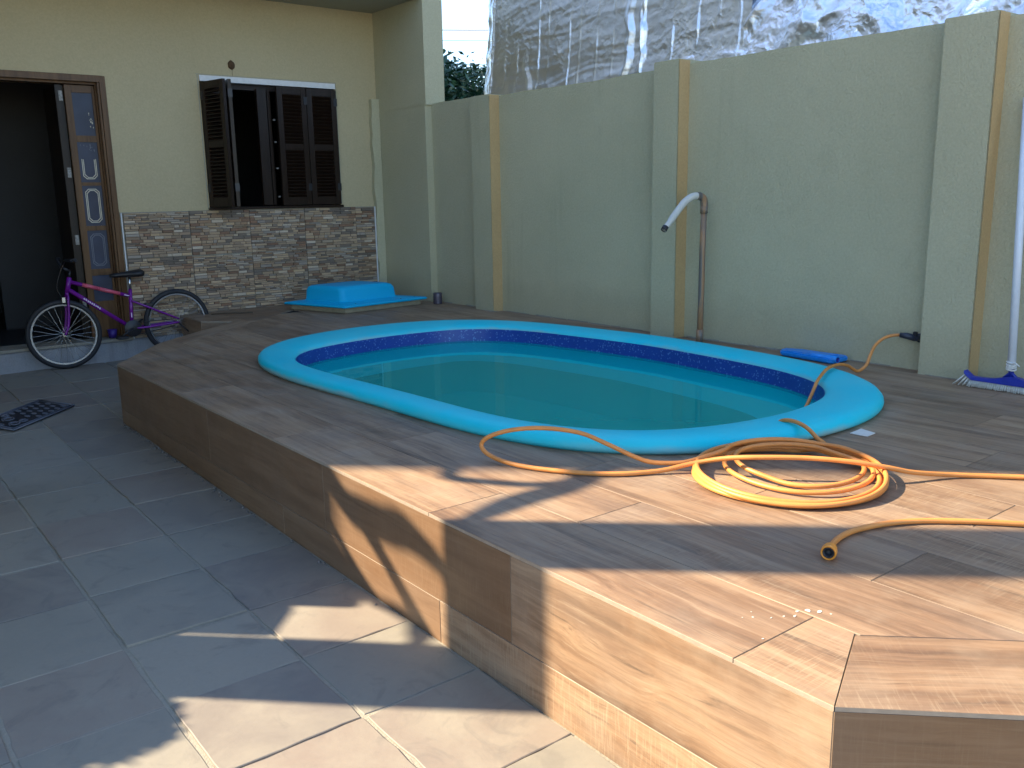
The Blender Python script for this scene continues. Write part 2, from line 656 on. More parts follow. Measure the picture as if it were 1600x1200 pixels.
def pool_normals():
    out = []
    for i in range(NP):
        t = (OUTER[(i + 1) % NP] - OUTER[i - 1]).normalized()
        out.append(Vector((-t.y, t.x)))          # inward (outline runs anticlockwise)
    return out


PN = pool_normals()
RIMW = []
for i in range(NP):
    ny = PN[i].y                                  # inward normal: -1 at far end, +1 at near end
    RIMW.append(.20 + (.19 if ny < 0 else .09) * ny * ny)


def pool_off(fr, extra=0.0):
    return [OUTER[i] + PN[i] * (RIMW[i] * fr + extra) for i in range(NP)]


HOLE = pool_off(.45)


def hole_span(x):
    """y range of the hole at abscissa x, or None"""
    ys = []
    for i in range(NP):
        a, b = HOLE[i], HOLE[(i + 1) % NP]
        if (a.x - x) * (b.x - x) <= 0 and abs(a.x - b.x) > 1e-9:
            ys.append(a.y + (b.y - a.y) * (x - a.x) / (b.x - a.x))
    if len(ys) < 2:
        return None
    return min(ys), max(ys)


HX0, HX1 = min(p.x for p in HOLE), max(p.x for p in HOLE)

# ------------------------------------------------------------------ ground
g = MB()
n = 24
for (x0, x1, y0, y1) in ((-60, 60, -60, 80),):
    g.add([(x0, y0, gz(y0) - .0055), (x1, y0, gz(y0) - .0055), (x1, y1, gz(y1) - .0055), (x0, y1, gz(y1) - .0055)], [(0, 1, 2, 3)])
ground = g.build('ground', M['grout'])
tag(ground, kind='structure', label='sloping yard floor of stone tiles laid in pale mortar')

cols = [-1.82, -1.405, -.99, -.575, -.16, .256, .655, 1.072, 1.50, 1.93, 2.36, 2.79]
rows = [-1.02, -.58, -.13, .32, .76, 1.20, 1.64, 2.07, 2.475, 2.90, 3.365, 3.80, 4.275, 4.737, 5.19, 5.64, 6.09, 6.54, 6.99, 7.44, 7.88, 8.17]
for ci in range(len(cols) - 1):
    for ri in range(len(rows) - 1):
        x0, x1, y0, y1 = cols[ci], cols[ci + 1], rows[ri], rows[ri + 1]
        if x0 > 1.4 and y1 < 5.6:
            continue
        if x0 > 1.9 and y1 < 6.4:
            continue
        if x0 > 2.3 and y1 < 6.9:
            continue
        if x1 > 1.45 and y1 < 5.7:
            x1 = 1.476
        jx, jy = .0070, .0030 + rnd.random() * .0018
        sh = rnd.uniform(-.008, .008)
        poly = []
        m = 7
        cs = [(x0 + jx, y0 + jy + sh), (x1 - jx, y0 + jy + sh), (x1 - jx, y1 - jy + sh), (x0 + jx, y1 - jy + sh)]
        for k in range(4):
            a, b = cs[k], cs[(k + 1) % 4]
            for s in range(m):
                t = s / m
                w = .0016 if s else .001
                poly.append((a[0] + (b[0] - a[0]) * t + rnd.gauss(0, w), a[1] + (b[1] - a[1]) * t + rnd.gauss(0, w)))
        tilt = (rnd.gauss(0, .004), rnd.gauss(0, .004))
        dz = rnd.gauss(0, .0012)
        cx, cy = (x0 + x1) / 2, (y0 + y1) / 2
        top = [Vector((p[0], p[1], gz(p[1]) + dz + tilt[0] * (p[0] - cx) + tilt[1] * (p[1] - cy))) for p in poly]
        inner = [q + (Vector((cx, cy, q.z)) - q).normalized() * .003 for q in top]
        mb = MB()
        k = len(top)
        low = [q - Vector((0, 0, .002)) for q in top]
        bot = [q - Vector((0, 0, .03)) for q in top]
        mb.add(inner + low + bot, [tuple(range(k))] + [(i, k + i, k + (i + 1) % k, (i + 1) % k) for i in range(k)] +
               [(k + i, 2 * k + i, 2 * k + (i + 1) % k, k + (i + 1) % k) for i in range(k)])
        o = mb.build('paving_tile', M['pave'])
        rel(o, ground)


def flecks(parent, spots, zf):
    for (x, y, r, e) in spots:
        k = 9
        pts = []
        for i in range(k):
            a = 2 * pi * i / k
            q = r * .52 * rnd.uniform(.45, 1.35)
            pts.append((x + q * cos(a) * e, y + q * sin(a), zf(x, y) + .0006))
        mb = MB().poly(pts, (0, 0, .0008))
        rel(mb.build('paint_fleck', M['fleck']), parent)


flecks(ground, [(1.005, 1.66, .016, 1.2), (1.02, 1.69, .010, 1), (1.05, 1.70, .006, 1.3), (.985, 1.61, .009, 1), (.995, 1.59, .006, 1), (1.03, 1.63, .004, 1)], lambda x, y: gz(y) + .003)

# ------------------------------------------------------------------ pool deck
C0 = Vector((1.478, .872))
DR = Vector((.709, -.705)).normalized()          # right-hand face runs this way
C_END = C0 + DR * 2.4
L0 = Vector((1.478, 5.921))
L1 = Vector((1.954, 6.607))
L2 = Vector((2.797, 7.365))
L3 = Vector((2.597, 7.568))
L4 = Vector((2.62, 8.175))
XW, XP = 4.73, 4.83                                # pillar fronts, wall panels
deck = MB()
core = [C0 + Vector((.014, .020)), C_END + Vector((.014, .014)), Vector((XP + .02, C_END.y + .02)), Vector((XP + .02, 8.175)), L4 + Vector((.02, 0)), L3 + Vector((.022, .004)), L2 + Vector((.024, 0.0)), L1 + Vector((.020, -.008)), L0 + Vector((.016, -.014))]
# the core is a shell: a ring of walls, no lid (the tiles are the lid)
vs = [(p.x, p.y, -.50) for p in core] + [(p.x, p.y, -.012) for p in core]
k = len(core)
deck.add(vs, [(i, (i + 1) % k, k + (i + 1) % k, k + i) for i in range(k)])
pool_deck = deck.build('pool_deck', M['dark_joint'], fixn=False)
tag(pool_deck, kind='structure', label='raised wood-look tiled platform around the oval pool')

# bed under the tiles with the pool cut out
bed = MB()
xs = sorted(set([1.49, 1.6, 1.9, XP] + [HX0 + (HX1 - HX0) * i / 40 for i in range(41)] + [3.3]))
x_lo, x_hi = 1.49, XP
for i in range(len(xs) - 1):
    a, b = xs[i], xs[i + 1]

    def ylo(x):
        return max(-2.0, C0.y - (x - C0.x) * .9944 + .01) if x < C_END.x else C_END.y + .02

    def yhi(x):
        if x <= L1.x:
            return L0.y + (x - L0.x) * (L1.y - L0.y) / (L1.x - L0.x) - .02
        if x <= L2.x:
            return L1.y + (x - L1.x) * (L2.y - L1.y) / (L2.x - L1.x) - .02
        return 8.17
    ha, hb = hole_span(a), hole_span(b)
    Z = -.013
    if a >= HX0 - 1e-6 and b <= HX1 + 1e-6:
        ha = ha or (PC[1], PC[1])
        hb = hb or (PC[1], PC[1])
        bed.add([(a, ylo(a), Z), (b, ylo(b), Z), (b, hb[0], Z), (a, ha[0], Z)], [(0, 1, 2, 3)])
        bed.add([(a, ha[1], Z), (b, hb[1], Z), (b, yhi(b), Z), (a, yhi(a), Z)], [(0, 1, 2, 3)])
    else:
        bed.add([(a, ylo(a), Z), (b, ylo(b), Z), (b, yhi(b), Z), (a, yhi(a), Z)], [(0, 1, 2, 3)])
rel(bed.build('tile_bed', M['dark_joint'], fixn=False), pool_deck)


def plank(org, ex, ey, nrm, polys, thick=.0105, mat='wood'):
    """tiles: polys in the (ex, ey) frame at org, extruded along -nrm; grain runs along ex"""
    ex, ey, nrm = Vector(ex), Vector(ey), Vector(nrm)
    bm = bmesh.new()
    for pl in polys:
        try:
            bm.faces.new([bm.verts.new((p[0], p[1], 0)) for p in pl])
        except ValueError:
            pass
    bmesh.ops.remove_doubles(bm, verts=bm.verts, dist=1e-4)
    bm.normal_update()
    for f in bm.faces:
        if f.normal.z < 0:
            f.normal_flip()
    top = list(bm.faces)
    ret = bmesh.ops.extrude_face_region(bm, geom=top)
    nf = set(e for e in ret['geom'] if isinstance(e, bmesh.types.BMFace))
    for v in [e for e in ret['geom'] if isinstance(e, bmesh.types.BMVert)]:
        v.co.z -= thick
    # the original faces stay on top; the moved ones face down
    for f in nf:
        f.normal_flip()
    bm.normal_update()
    bmesh.ops.recalc_face_normals(bm, faces=bm.faces)
    for f in bm.faces:
        if abs(f.normal.z) < .3:
            f.material_index = 1
    es = [e for e in bm.edges if all(abs(v.co.z) < 1e-6 for v in e.verts) and any(abs(f.normal.z) < .3 for f in e.link_faces)]
    try:
        bmesh.ops.bevel(bm, geom=es, offset=.0008, segments=1, affect='EDGES', clamp_overlap=True)
    except Exception:
        pass
    me = bpy.data.meshes.new('plank')
    bm.to_mesh(me)
    bm.free()
    me.materials.append(M[mat])
    me.materials.append(M['tile_edge'])
    o = bpy.data.objects.new('plank', me)
    COL.objects.link(o)
    mw = Matrix(((ex.x, ey.x, nrm.x, org[0]), (ex.y, ey.y, nrm.y, org[1]), (ex.z, ey.z, nrm.z, org[2]), (0, 0, 0, 1)))
    o.matrix_world = mw
    rel(o, pool_deck)
    return o


GAP = .0014
# inner boundaries left for the border tiles
NR = Vector((.705, .709))                          # into the deck from the right-hand face
B0 = C0 + NR * .29
C_IN = Vector((1.783, 1.012))
NLc = Vector(((L2 - L1).y, -(L2 - L1).x)).normalized()
if NLc.dot(Vector((3, 4)) - L1) < 0:
    NLc = -NLc
NLa = Vector(((L1 - L0).y, -(L1 - L0).x)).normalized()
if NLa.dot(Vector((3, 4)) - L0) < 0:
    NLa = -NLa

strips = [1.478, 1.784, 2.072, 2.364, 2.656, 2.948, 3.24, 3.532, 3.824, 4.116, 4.408, 4.70, 4.845]
first = [2.333, 1.955, 1.14, 1.76, 1.15, 2.02, 1.45, .96, 1.7, 1.25, 1.9, 1.05]
LEN = 1.217
for si in range(len(strips) - 1):
    x0, x1 = strips[si] + (0 if si == 0 else GAP), strips[si + 1] - GAP
    y = first[si]
    while y > -1.2:
        y -= LEN
    if si == 0:
        js = [-.1, 1.118, 2.333, 3.55, 4.767, 5.984, 7.2]
    else:
        js = [y + LEN * q for q in range(9)]
    for a, b in zip(js[:-1], js[1:]):
        a, b = a + GAP, min(b - GAP, 8.17)
        if b <= a:
            continue
        pl = [(x0, a), (x1, a), (x1, b), (x0, b)]
        # right-hand mitre and border
        if si == 0:
            pl = clip(pl, C0, Vector((-(C_IN - C0).y, (C_IN - C0).x)))
        else:
            pl = clip(pl, C0 + NR * .3065 + Vector((0, .001)), NR)
        # chamfer at the house end: border tile of 0.17 m along it
        pl = clip(pl, L1 + NLc * (.20 if si > 1 else 0), NLc) if x1 > 1.9 and b > 6 and x0 < 3.9 else pl
        if x0 < 1.9 and b > 5.4:
            pl = clip(pl, L0 + NLa * (.19 if False else .0), NLa)
            pl = clip(pl, L1 + NLc * .20, NLc) if si > 1 else pl
        if len(pl) < 3 or max(p[1] for p in pl) - min(p[1] for p in pl) < .01:
            continue
        is_rect = len(pl) == 4 and abs(pl[0][1] - a) < 1e-6 and abs(pl[2][1] - b) < 1e-6 and abs(pl[1][1] - a) < 1e-6
        polys = [pl]
        if is_rect and x1 > HX0 and x0 < HX1:
            xs = sorted(set([x0, x1] + [x0 + (x1 - x0) * q / 10 for q in range(1, 10)] + [h for h in (HX0, HX1) if x0 < h < x1]))
            polys = []
            for q in range(len(xs) - 1):
                xa, xb = xs[q], xs[q + 1]
                if xb <= HX0 + 1e-6 or xa >= HX1 - 1e-6:
                    polys.append([(xa, a), (xb, a), (xb, b), (xa, b)])
                    continue
                ha = hole_span(xa) or (PC[1], PC[1])
                hb = hole_span(xb) or (PC[1], PC[1])
                la, lb = min(b, ha[0]), min(b, hb[0])
                if la > a + .002 or lb > a + .002:
                    polys.append([(xa, a), (xb, a), (xb, max(a + .0005, lb)), (xa, max(a + .0005, la))])
                ua, ub = max(a, ha[1]), max(a, hb[1])
                if ua < b - .002 or ub < b - .002:
                    polys.append([(xa, min(b - .0005, ua)), (xb, min(b - .0005, ub)), (xb, b), (xa, b)])
            if not polys:
                continue
        cx, cy = (x0 + x1) / 2, (a + b) / 2
        # local frame: ex along +y, ey along -x
        loc = [[(p[1] - cy, -(p[0] - cx)) for p in pp] for pp in polys]
        plank((cx, cy, 0), (0, 1, 0), (-1, 0, 0), (0, 0, 1), loc)

# border tiles along the right-hand face
t0, run = 0.0, [0, 1.05, 2.26, 2.4]
for a, b in zip(run[:-1], run[1:]):
    p0, p1 = C0 + DR * (a + GAP), C0 + DR * (b - GAP)
    q0, q1 = p0 + NR * .304, p1 + NR * .304
    pl = [tuple(p0), tuple(p1), tuple(q1), tuple(q0)]
    if a == 0:
        pl = clip(pl, C0 + DR * .0022, -Vector((-(C_IN - C0).y, (C_IN - C0).x)))
    cx, cy = (p0 + p1 + q0 + q1) / 4
    loc = [[((p[0] - cx) * DR.x + (p[1] - cy) * DR.y, (p[0] - cx) * NR.x + (p[1] - cy) * NR.y) for p in pl]]
    plank((cx, cy, 0), (DR.x, DR.y, 0), (NR.x, NR.y, 0), (0, 0, 1), loc)
# mitre infill left of the diagonal joint is already the first strip; border along the chamfer
DC = (L2 - L1).normalized()
for (A_, B_, N_, w) in ((L1, L2, NLc, .197),):
    L = (B_ - A_).length
    pl = [(0, 0), (L, 0), (L + .06, w), (-.10, w)]
    wp = [A_ + DC * p[0] + N_ * p[1] for p in pl]
    wp = clip([tuple(q) for q in wp], (2.0735, 0), (1, 0))
    pl = [((Vector(q) - A_).dot(DC), (Vector(q) - A_).dot(N_)) for q in wp]
    half = [[(p[0] - L / 2, p[1] - w / 2) for p in pl]]
    o = A_ + DC * (L / 2) + N_ * (w / 2)
    plank((o.x, o.y, 0), (DC.x, DC.y, 0), (N_.x, N_.y, 0), (0, 0, 1), half)
# corner beyond the notch
qa = L2 + NLc * .1985 + DC * .062
qb = L1 + NLc * .1985 + DC * ((8.17 - (L1 + NLc * .1985).y) / DC.y)
region = [tuple(L2 + Vector((.004, .0))), tuple(qa), tuple(qb), (2.62, 8.17), tuple(L3)]
for x0, x1 in ((2.5, 2.9), (2.903, 3.4), (3.403, 4.2)):
    pl = clip(clip(region, (x0, 0), (1, 0)), (x1, 0), (-1, 0))
    if len(pl) > 2:
        cx, cy = (x0 + x1) / 2, 7.8
        plank((cx, cy, -.0004), (1, 0, 0), (0, 1, 0), (0, 0, 1), [[(p[0] - cx, p[1] - cy) for p in pl]])

# front face: two courses of tiles
ZT, ZM = -.0115, -.286


def face_run(A_, dirv, joints, z0, z1f, off=0.0, dark=()):
    d3 = Vector((dirv.x, dirv.y, 0))
    nrm = Vector((dirv.y, -dirv.x, 0))
    for q_, (a, b) in enumerate(zip(joints[:-1], joints[1:])):
        a, b = a + GAP, b - GAP
        pa, pb = A_ + dirv * a, A_ + dirv * b
        za, zb = z1f(pa.y), z1f(pb.y)
        mx, mz = (a + b) / 2, (z0 + min(za, zb)) / 2
        pl = [(a - mx, zb * 0 + za - mz), (b - mx, zb - mz), (b - mx, z0 - mz), (a - mx, z0 - mz)]
        o = A_ + dirv * mx
        plank((o.x + nrm.x * off, o.y + nrm.y * off, mz), d3, (0, 0, 1), nrm, [pl], mat='wood_shaded' if q_ in dark else 'wood')


# the front face looks to -x: walk along -y so that the normal is -x
FA = Vector((1.4785, 5.921))
DY = Vector((0, -1))
L_F = 5.921 - .872
face_run(FA, DY, [0, 1.573, 2.83, 4.013, L_F], ZT, lambda y: ZM, dark=(0, 1, 2))  # dark planks carry the shade of this face in their colour
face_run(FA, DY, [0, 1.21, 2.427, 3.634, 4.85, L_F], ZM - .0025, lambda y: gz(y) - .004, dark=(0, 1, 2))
# right-hand face, its shade put into the tile colour
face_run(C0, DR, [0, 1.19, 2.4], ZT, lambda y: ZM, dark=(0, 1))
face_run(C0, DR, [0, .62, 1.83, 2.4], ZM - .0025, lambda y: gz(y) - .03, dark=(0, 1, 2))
# chamfer faces and the notch face
face_run(L1, (L0 - L1).normalized(), [0, (L0 - L1).length], ZT, lambda y: ZM)
face_run(L1, (L0 - L1).normalized(), [0, (L0 - L1).length], ZM - .0025, lambda y: gz(y) - .004)
face_run(L2, (L1 - L2).normalized(), [0, (L1 - L2).length], ZT, lambda y: ZM)
face_run(L2, (L1 - L2).normalized(), [0, (L1 - L2).length], ZM - .0025, lambda y: gz(y) - .004)
face_run(L4, (L3 - L4).normalized(), [0, (L3 - L4).length], ZT, lambda y: ZM)
face_run(L4, (L3 - L4).normalized(), [0, (L3 - L4).length], ZM - .0025, lambda y: gz(y) - .004)
face_run(L3, (L2 - L3).normalized(), [0, (L2 - L3).length], ZT, lambda y: ZM)
face_run(L3, (L2 - L3).normalized(), [0, (L2 - L3).length], ZM - .0025, lambda y: gz(y) - .004)

flecks(pool_deck, [(1.80, 1.145, .012, 1.1), (1.776, 1.16, .008, 1), (1.815, 1.125, .010, 1.4), (1.825, 1.10, .005, 1), (1.75, 1.15, .006, 2), (1.73, 1.165, .005, 1.5),
                   (1.70, 1.18, .004, 2), (1.67, 1.21, .005, 1), (1.65, 1.225, .003, 1), (1.69, 1.23, .003, 1), (1.60, 1.13, .004, 1)], lambda x, y: 0.0)

# rubble and dirt in the gap at the foot of the deck
db = MB()
for i in range(130):
    y = 5.9 - abs(rnd.gauss(0, 1)) * 1.3
    x = 1.472 - abs(rnd.gauss(0, .014))
    r = rnd.uniform(.003, .011)
    c = Vector((x - r * .5, y, gz(y) + r * .4 - .002))
    vs = [c + Vector((rnd.uniform(.6, 1.2) * r * sx, rnd.uniform(.6, 1.3) * r * sy, rnd.uniform(.4, .9) * r * sz)) for sx, sy, sz in
          ((1, 0, 0), (-1, 0, 0), (0, 1, 0), (0, -1, 0), (0, 0, 1), (0, 0, -1))]
    db.add(vs, [(0, 2, 4), (2, 1, 4), (1, 3, 4), (3, 0, 4), (2, 0, 5), (1, 2, 5), (3, 1, 5), (0, 3, 5)])
tag(db.build('rubble', M['debris']), kind='stuff', label='crumbs of mortar and dirt along the foot of the deck')

# ------------------------------------------------------------------ pool
pool = empty('swimming_pool', (PC[0], PC[1], 0), label='oval bright blue fibreglass pool sunk into the wooden-look deck', cat='pool')


def ring(profile, name, mat, smooth=True):
    """profile: (fraction of rim width, extra inward metres, z)"""
    rings = [pool_off(fr, ex) for fr, ex, z in profile]
    vs = []
    for rg, (fr, ex, z) in zip(rings, profile):
        vs += [(p.x, p.y, z) for p in rg]
    fs = []
    for q in range(len(profile) - 1):
        for i in range(NP):
            j = (i + 1) % NP
            fs.append((q * NP + i, q * NP + j, (q + 1) * NP + j, (q + 1) * NP + i))
    mb = MB().add(vs, fs, 0, smooth)
    return rel(mb.build(name, mat, fixn=False), pool)


rim_prof = [(.12, 0, -.012), (.05, 0, .004), (0, 0, .010), (-.01, 0, .022), (.0, 0, .036), (.05, 0, .051), (.14, 0, .061), (.28, 0, .064), (.45, 0, .064), (.62, 0, .060),
            (.78, 0, .053), (.90, 0, .045), (.97, 0, .036), (1.0, 0, .026), (1.0, .0035, .020)]
ring(rim_prof, 'rim', M['rim'])
ring([(1.0, .0034, .0215), (1.0, .006, -.02), (1.0, .010, -.082)], 'liner_band', M['band'])
ring([(1.0, .006, -.080), (1.0, .02, -.115), (1.0, .05, -.135), (1.0, .25, -.15), (1.0, .285, -.17)], 'basin', M['basin'])
ring([(1.0, .285, -.17), (1.0, .30, -.24), (1.0, .33, -.95), (1.0, .42, -1.05), (1.0, .80, -1.07)], 'basin_wall', M['basin_deep'])
fl = pool_off(1.0, .79)
rel(MB().add([(p.x, p.y, -1.068) for p in fl], [tuple(range(NP))]).build('basin_floor', M['basin_deep'], fixn=False), pool)
ws = pool_off(1.0, .0085)
water = MB().add([(p.x, p.y, -.066) for p in ws], [tuple(range(NP))]).build('water', M['water'], fixn=False)
tag(water, kind='structure', label='still greenish pool water reflecting the wall')

# ------------------------------------------------------------------ boundary wall
bw = empty('boundary_wall', (XP, 3, 0), label='tall green-beige stucco garden wall with pillars behind the pool', cat='wall')
ZTOP = 1.83


def wall_panel(y0, y1, ztop):
    mb = MB()
    nn = max(2, int((y1 - y0) / .07))
    # slightly uneven top
    vs = []
    for i in range(nn + 1):
        y = y0 + (y1 - y0) * i / nn
        w = noise.noise((y * 2.1, 3.3, 0)) * .008 + noise.noise((y * 9, 1.3, 0)) * .004
        vs += [(XP, y, -.5), (XP, y, ztop + w), (XP + .15, y, ztop + w + .004), (XP + .15, y, -.5)]
    fs = []
    for i in range(nn):
        for j in range(4):
            a = i * 4 + j
            b = i * 4 + (j + 1) % 4
            fs.append((a, b, b + 4, a + 4))
    fs += [(0, 1, 2, 3), (nn * 4, nn * 4 + 3, nn * 4 + 2, nn * 4 + 1)]
    mb.add(vs, fs)
    return rel(mb.build('wall_panel', M['wall']), bw)


pillars = [(6.27, 6.545, 1.835), (4.18, 4.41, 1.862), (2.145, 2.42, 1.838), (.08, .34, 1.84), (-2.0, -1.74, 1.84), (-4.1, -3.84, 1.84)]
edges = [7.28] + [v for p in pillars for v in (p[1], p[0])] + [-6.0]
tops = [1.845, 1.825, 1.835, 1.815, 1.83, 1.83, 1.83]
for i in range(0, len(edges), 2):
    wall_panel(edges[i + 1] - .02, edges[i] + .02, tops[i // 2])
for (y0, y1, zt) in pillars:
    p = rel(MB().box((XW, y0, -.5), (XP + .153, y1, zt)).build('pillar', M['wall'], bevel=.006), bw)
    # ochre painted return
    s = MB()
    nn = 24
    vs = []
    for i in range(nn + 1):
        z = -.02 + (zt - .006 + .02) * i / nn
        w = noise.noise((z * 6, y0, 2)) * .004
        vs += [(XW + .003, y0 - .004, z), (XP + .004, y0 - .004, z), (XP + .004, y0 + .002, z), (XW + .003, y0 + .002, z)]
        vs[-4] = (XW - .002 + w, y0 - .004, z)
    fs = [(i * 4 + j, i * 4 + (j + 1) % 4, i * 4 + 4 + (j + 1) % 4, i * 4 + 4 + j) for i in range(nn) for j in range(4)]
    s.add(vs, fs + [(0, 1, 2, 3), (nn * 4, nn * 4 + 1, nn * 4 + 2, nn * 4 + 3)])
    so = s.build('painted_return', M['strip'])
    so.parent = p
    so.matrix_parent_inverse = p.matrix_world.inverted()
# smear of mortar along the foot of the wall
sm = MB()
y = 7.2
while y > .6:
    ln = rnd.uniform(.05, .30)
    if rnd.random() < .62:
        base = XW if any(p[0] - .02 < y - ln / 2 < p[1] + .02 for p in pillars) else XP
        w = rnd.uniform(.008, .03)
        pts = [(base + .004, y, .0008), (base + .004, y - ln, .0008), (base - w * rnd.uniform(.2, .8), y - ln * .96, .0008), (base - w, y - ln * .6, .0008), (base - w * rnd.uniform(.5, 1.2), y - ln * .3, .0008), (base - w * .3, y - ln * .04, .0008)]
        sm.poly(pts, (0, 0, rnd.uniform(.003, .008)))
    y -= ln
rel(sm.build('mortar_smear', M['grout']), bw)['kind'] = 'stuff'

# ------------------------------------------------------------------ house
YH = 8.18
house = empty('house', (3, YH, 0), label='ochre house with wooden door, dark louvred shutters and stone tile cladding', cat='house')


def hp(mb, name, mat, **kw):
    return rel(mb.build(name, mat, **kw), house)


# front wall round the door and window openings
w = MB()
DX0, DX1, DZ1, DZ0 = .55, 2.19, 2.02, -.17
WX0, WX1, WZ0, WZ1 = 2.98, 4.30, .925, 2.085
T = .20
for (x0, x1, z0, z1) in ((-.9, DX0, -.5, 2.9), (DX0, DX1, DZ1, 2.9), (DX1, WX0, -.5, 2.9), (WX0, WX1, WZ1, 2.9), (WX0, WX1, -.5, WZ0), (WX1, 4.98, -.5, 2.9), (DX0, DX1, -.5, DZ0 - .02)):
    w.box((x0, YH, z0), (x1, YH + T, z1))
hp(w, 'wall', M['house'])
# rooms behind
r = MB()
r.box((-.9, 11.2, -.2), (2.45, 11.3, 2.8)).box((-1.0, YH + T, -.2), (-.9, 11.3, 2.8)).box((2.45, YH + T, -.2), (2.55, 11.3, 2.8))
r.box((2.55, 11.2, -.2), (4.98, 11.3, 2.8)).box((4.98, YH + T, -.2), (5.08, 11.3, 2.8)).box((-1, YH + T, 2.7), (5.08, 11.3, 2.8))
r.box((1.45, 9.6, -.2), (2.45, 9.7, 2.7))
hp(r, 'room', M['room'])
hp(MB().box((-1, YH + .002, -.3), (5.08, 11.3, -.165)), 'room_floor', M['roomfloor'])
# porch soffit and side wall; unseen storeys, canopy and side block added for shade
hp(MB().box((-.66, 7.30, 2.77), (4.75, YH + .1, 2.92)), 'porch_ceiling', M['soffit'])
sw = MB().box((4.755, 7.28, 1.836), (4.97, YH, 3.0))
sw.box((4.758, 7.30, -.5), (4.97, YH, 1.836))
hp(sw, 'side_wall', M['wall'])
hp(MB().box((-3.5, YH + .22, 2.93), (1.0, 13.0, 8.8)), 'shade_storey', M['pale'])  # unseen, added and sized to shade the wall; pale for the foil's reflection
hp(MB().box((1.0, YH + .22, 2.93), (4.6, 13.0, 6.2)), 'shade_storey', M['pale'])
hp(MB().poly([(-.665, 5.12, 2.775), (1.25, 3.36, 2.775), (1.35, 7.296, 2.775), (-.665, 7.296, 2.775)], (0, 0, .14)), 'shade_canopy', M['soffit'])  # unseen canopy added to keep skylight off the left of the yard
wg = MB().poly([(-.67, 5.08, -.6), (-.67, YH + .15, -.6), (-4.1, YH + .15, -.6), (-4.0, 8.28, -.6)], (0, 0, 9.4))
hp(wg, 'shade_wing', M['house'])  # unseen block added, splayed along the sun to set the shade line
# corner post with ragged left edge
cp = MB()
nn = 40
vs = []
for i in range(nn + 1):
    z = -.01 + 1.968 * i / nn
    e = 4.665 + noise.noise((z * 5, 0, 4)) * .018 + (rnd.random() - .5) * .008
    vs += [(e, YH - .055, z), (4.754, YH - .055, z), (4.754, YH + .01, z), (e, YH + .01, z)]
cp.add(vs, [(i * 4 + j, i * 4 + (j + 1) % 4, i * 4 + 4 + (j + 1) % 4, i * 4 + 4 + j) for i in range(nn) for j in range(4)] + [(0, 1, 2, 3), (nn * 4, nn * 4 + 1, nn * 4 + 2, nn * 4 + 3)])
hp(cp, 'corner_post', M['wall'])
# plinth
pl = MB()
nn = 60
vs = []
for i in range(nn + 1):
    x = .3 + 2.6 * i / nn
    z = -.172 + noise.noise((x * 4, 1, 0)) * .012
    yy = YH - .055 + noise.noise((x * 3, 7, 0)) * .012
    vs += [(x, yy, -.45), (x, yy, z - .012), (x, yy + .01, z), (x, YH + .0, z + .002), (x, YH, -.45)]
pl.add(vs, [(i * 5 + j, i * 5 + j + 1, i * 5 + 6 + j, i * 5 + 5 + j) for i in range(nn) for j in range(4)])
hp(pl, 'plinth', M['plinth'])
hp(MB().box((DX0 + .01, YH - .075, -.172), (DX1 - .005, YH + .2, -.150)), 'door_sill', M['grout'])

# stone-look cladding tiles: strips of split stone standing proud of each other
PAL = [(.34, .27, .20), (.30, .235, .17), (.36, .31, .25), (.40, .365, .32), (.26, .18, .12), (.20, .12, .08), (.14, .12, .105), (.29, .27, .255), (.37, .29, .20), (.19, .16, .14), (.33, .26, .19), (.28, .22, .165)]


def stone_mesh(wd, ht, seed):
    rr = random.Random(seed)
    vs, fs, cs = [], [], []
    z = 0.0
    while z < ht - .004:
        h = min(rr.choice([.014, .018, .022, .026]), ht - z)
        x = 0.0
        while x < wd - .004:
            l = min(rr.uniform(.035, .125), wd - x)
            if wd - x - l < .02:
                l = wd - x
            d = rr.uniform(.006, .019)
            c = rr.choice(PAL)
            q = rr.uniform(1.0, 1.6)
            c = (*[min(1, v * q * w_) for v, w_ in zip(c, (1.10, .99, .84))], 1)
            b = len(vs)
            g_ = .0012
            s1, s2 = rr.uniform(-.004, .004), rr.uniform(-.004, .004)
            X0, X1, Z0, Z1 = x + g_ * .6, x + l - g_ * .6, z + g_, z + h - g_
            vs += [(X0, 0, Z0), (X1, 0, Z0), (X1, 0, Z1), (X0, 0, Z1), (X0 + .0015, -d + s1, Z0 + .001), (X1 - .0015, -d + s2, Z0 + .001), (X1 - .0015, -d + s2 * .6, Z1 - .001), (X0 + .0015, -d + s1 * .6, Z1 - .001)]
            F = [(4, 5, 6, 7), (0, 1, 5, 4), (1, 2, 6, 5), (2, 3, 7, 6), (3, 0, 4, 7)]
            fs += [tuple(b + i for i in f) for f in F]
            cs += [c] * len(F)
            x += l
        z += h
    b = len(vs)
    vs += [(0, -.002, 0), (wd, -.002, 0), (wd, -.002, ht), (0, -.002, ht)]
    fs.append((b, b + 1, b + 2, b + 3))
    cs.append((.09, .08, .075, 1))
    me = bpy.data.meshes.new('stone_tile')
    me.from_pydata(vs, [], fs)
    at = me.color_attributes.new('tone', 'BYTE_COLOR', 'CORNER')
    i = 0
    for p, c in zip(me.polygons, cs):
        for _ in p.loop_indices:
            at.data[i].color_srgb = tuple(v ** (1 / 2.2) for v in c[:3]) + (1,)
            i += 1
    me.materials.append(M['stone'])
    return me


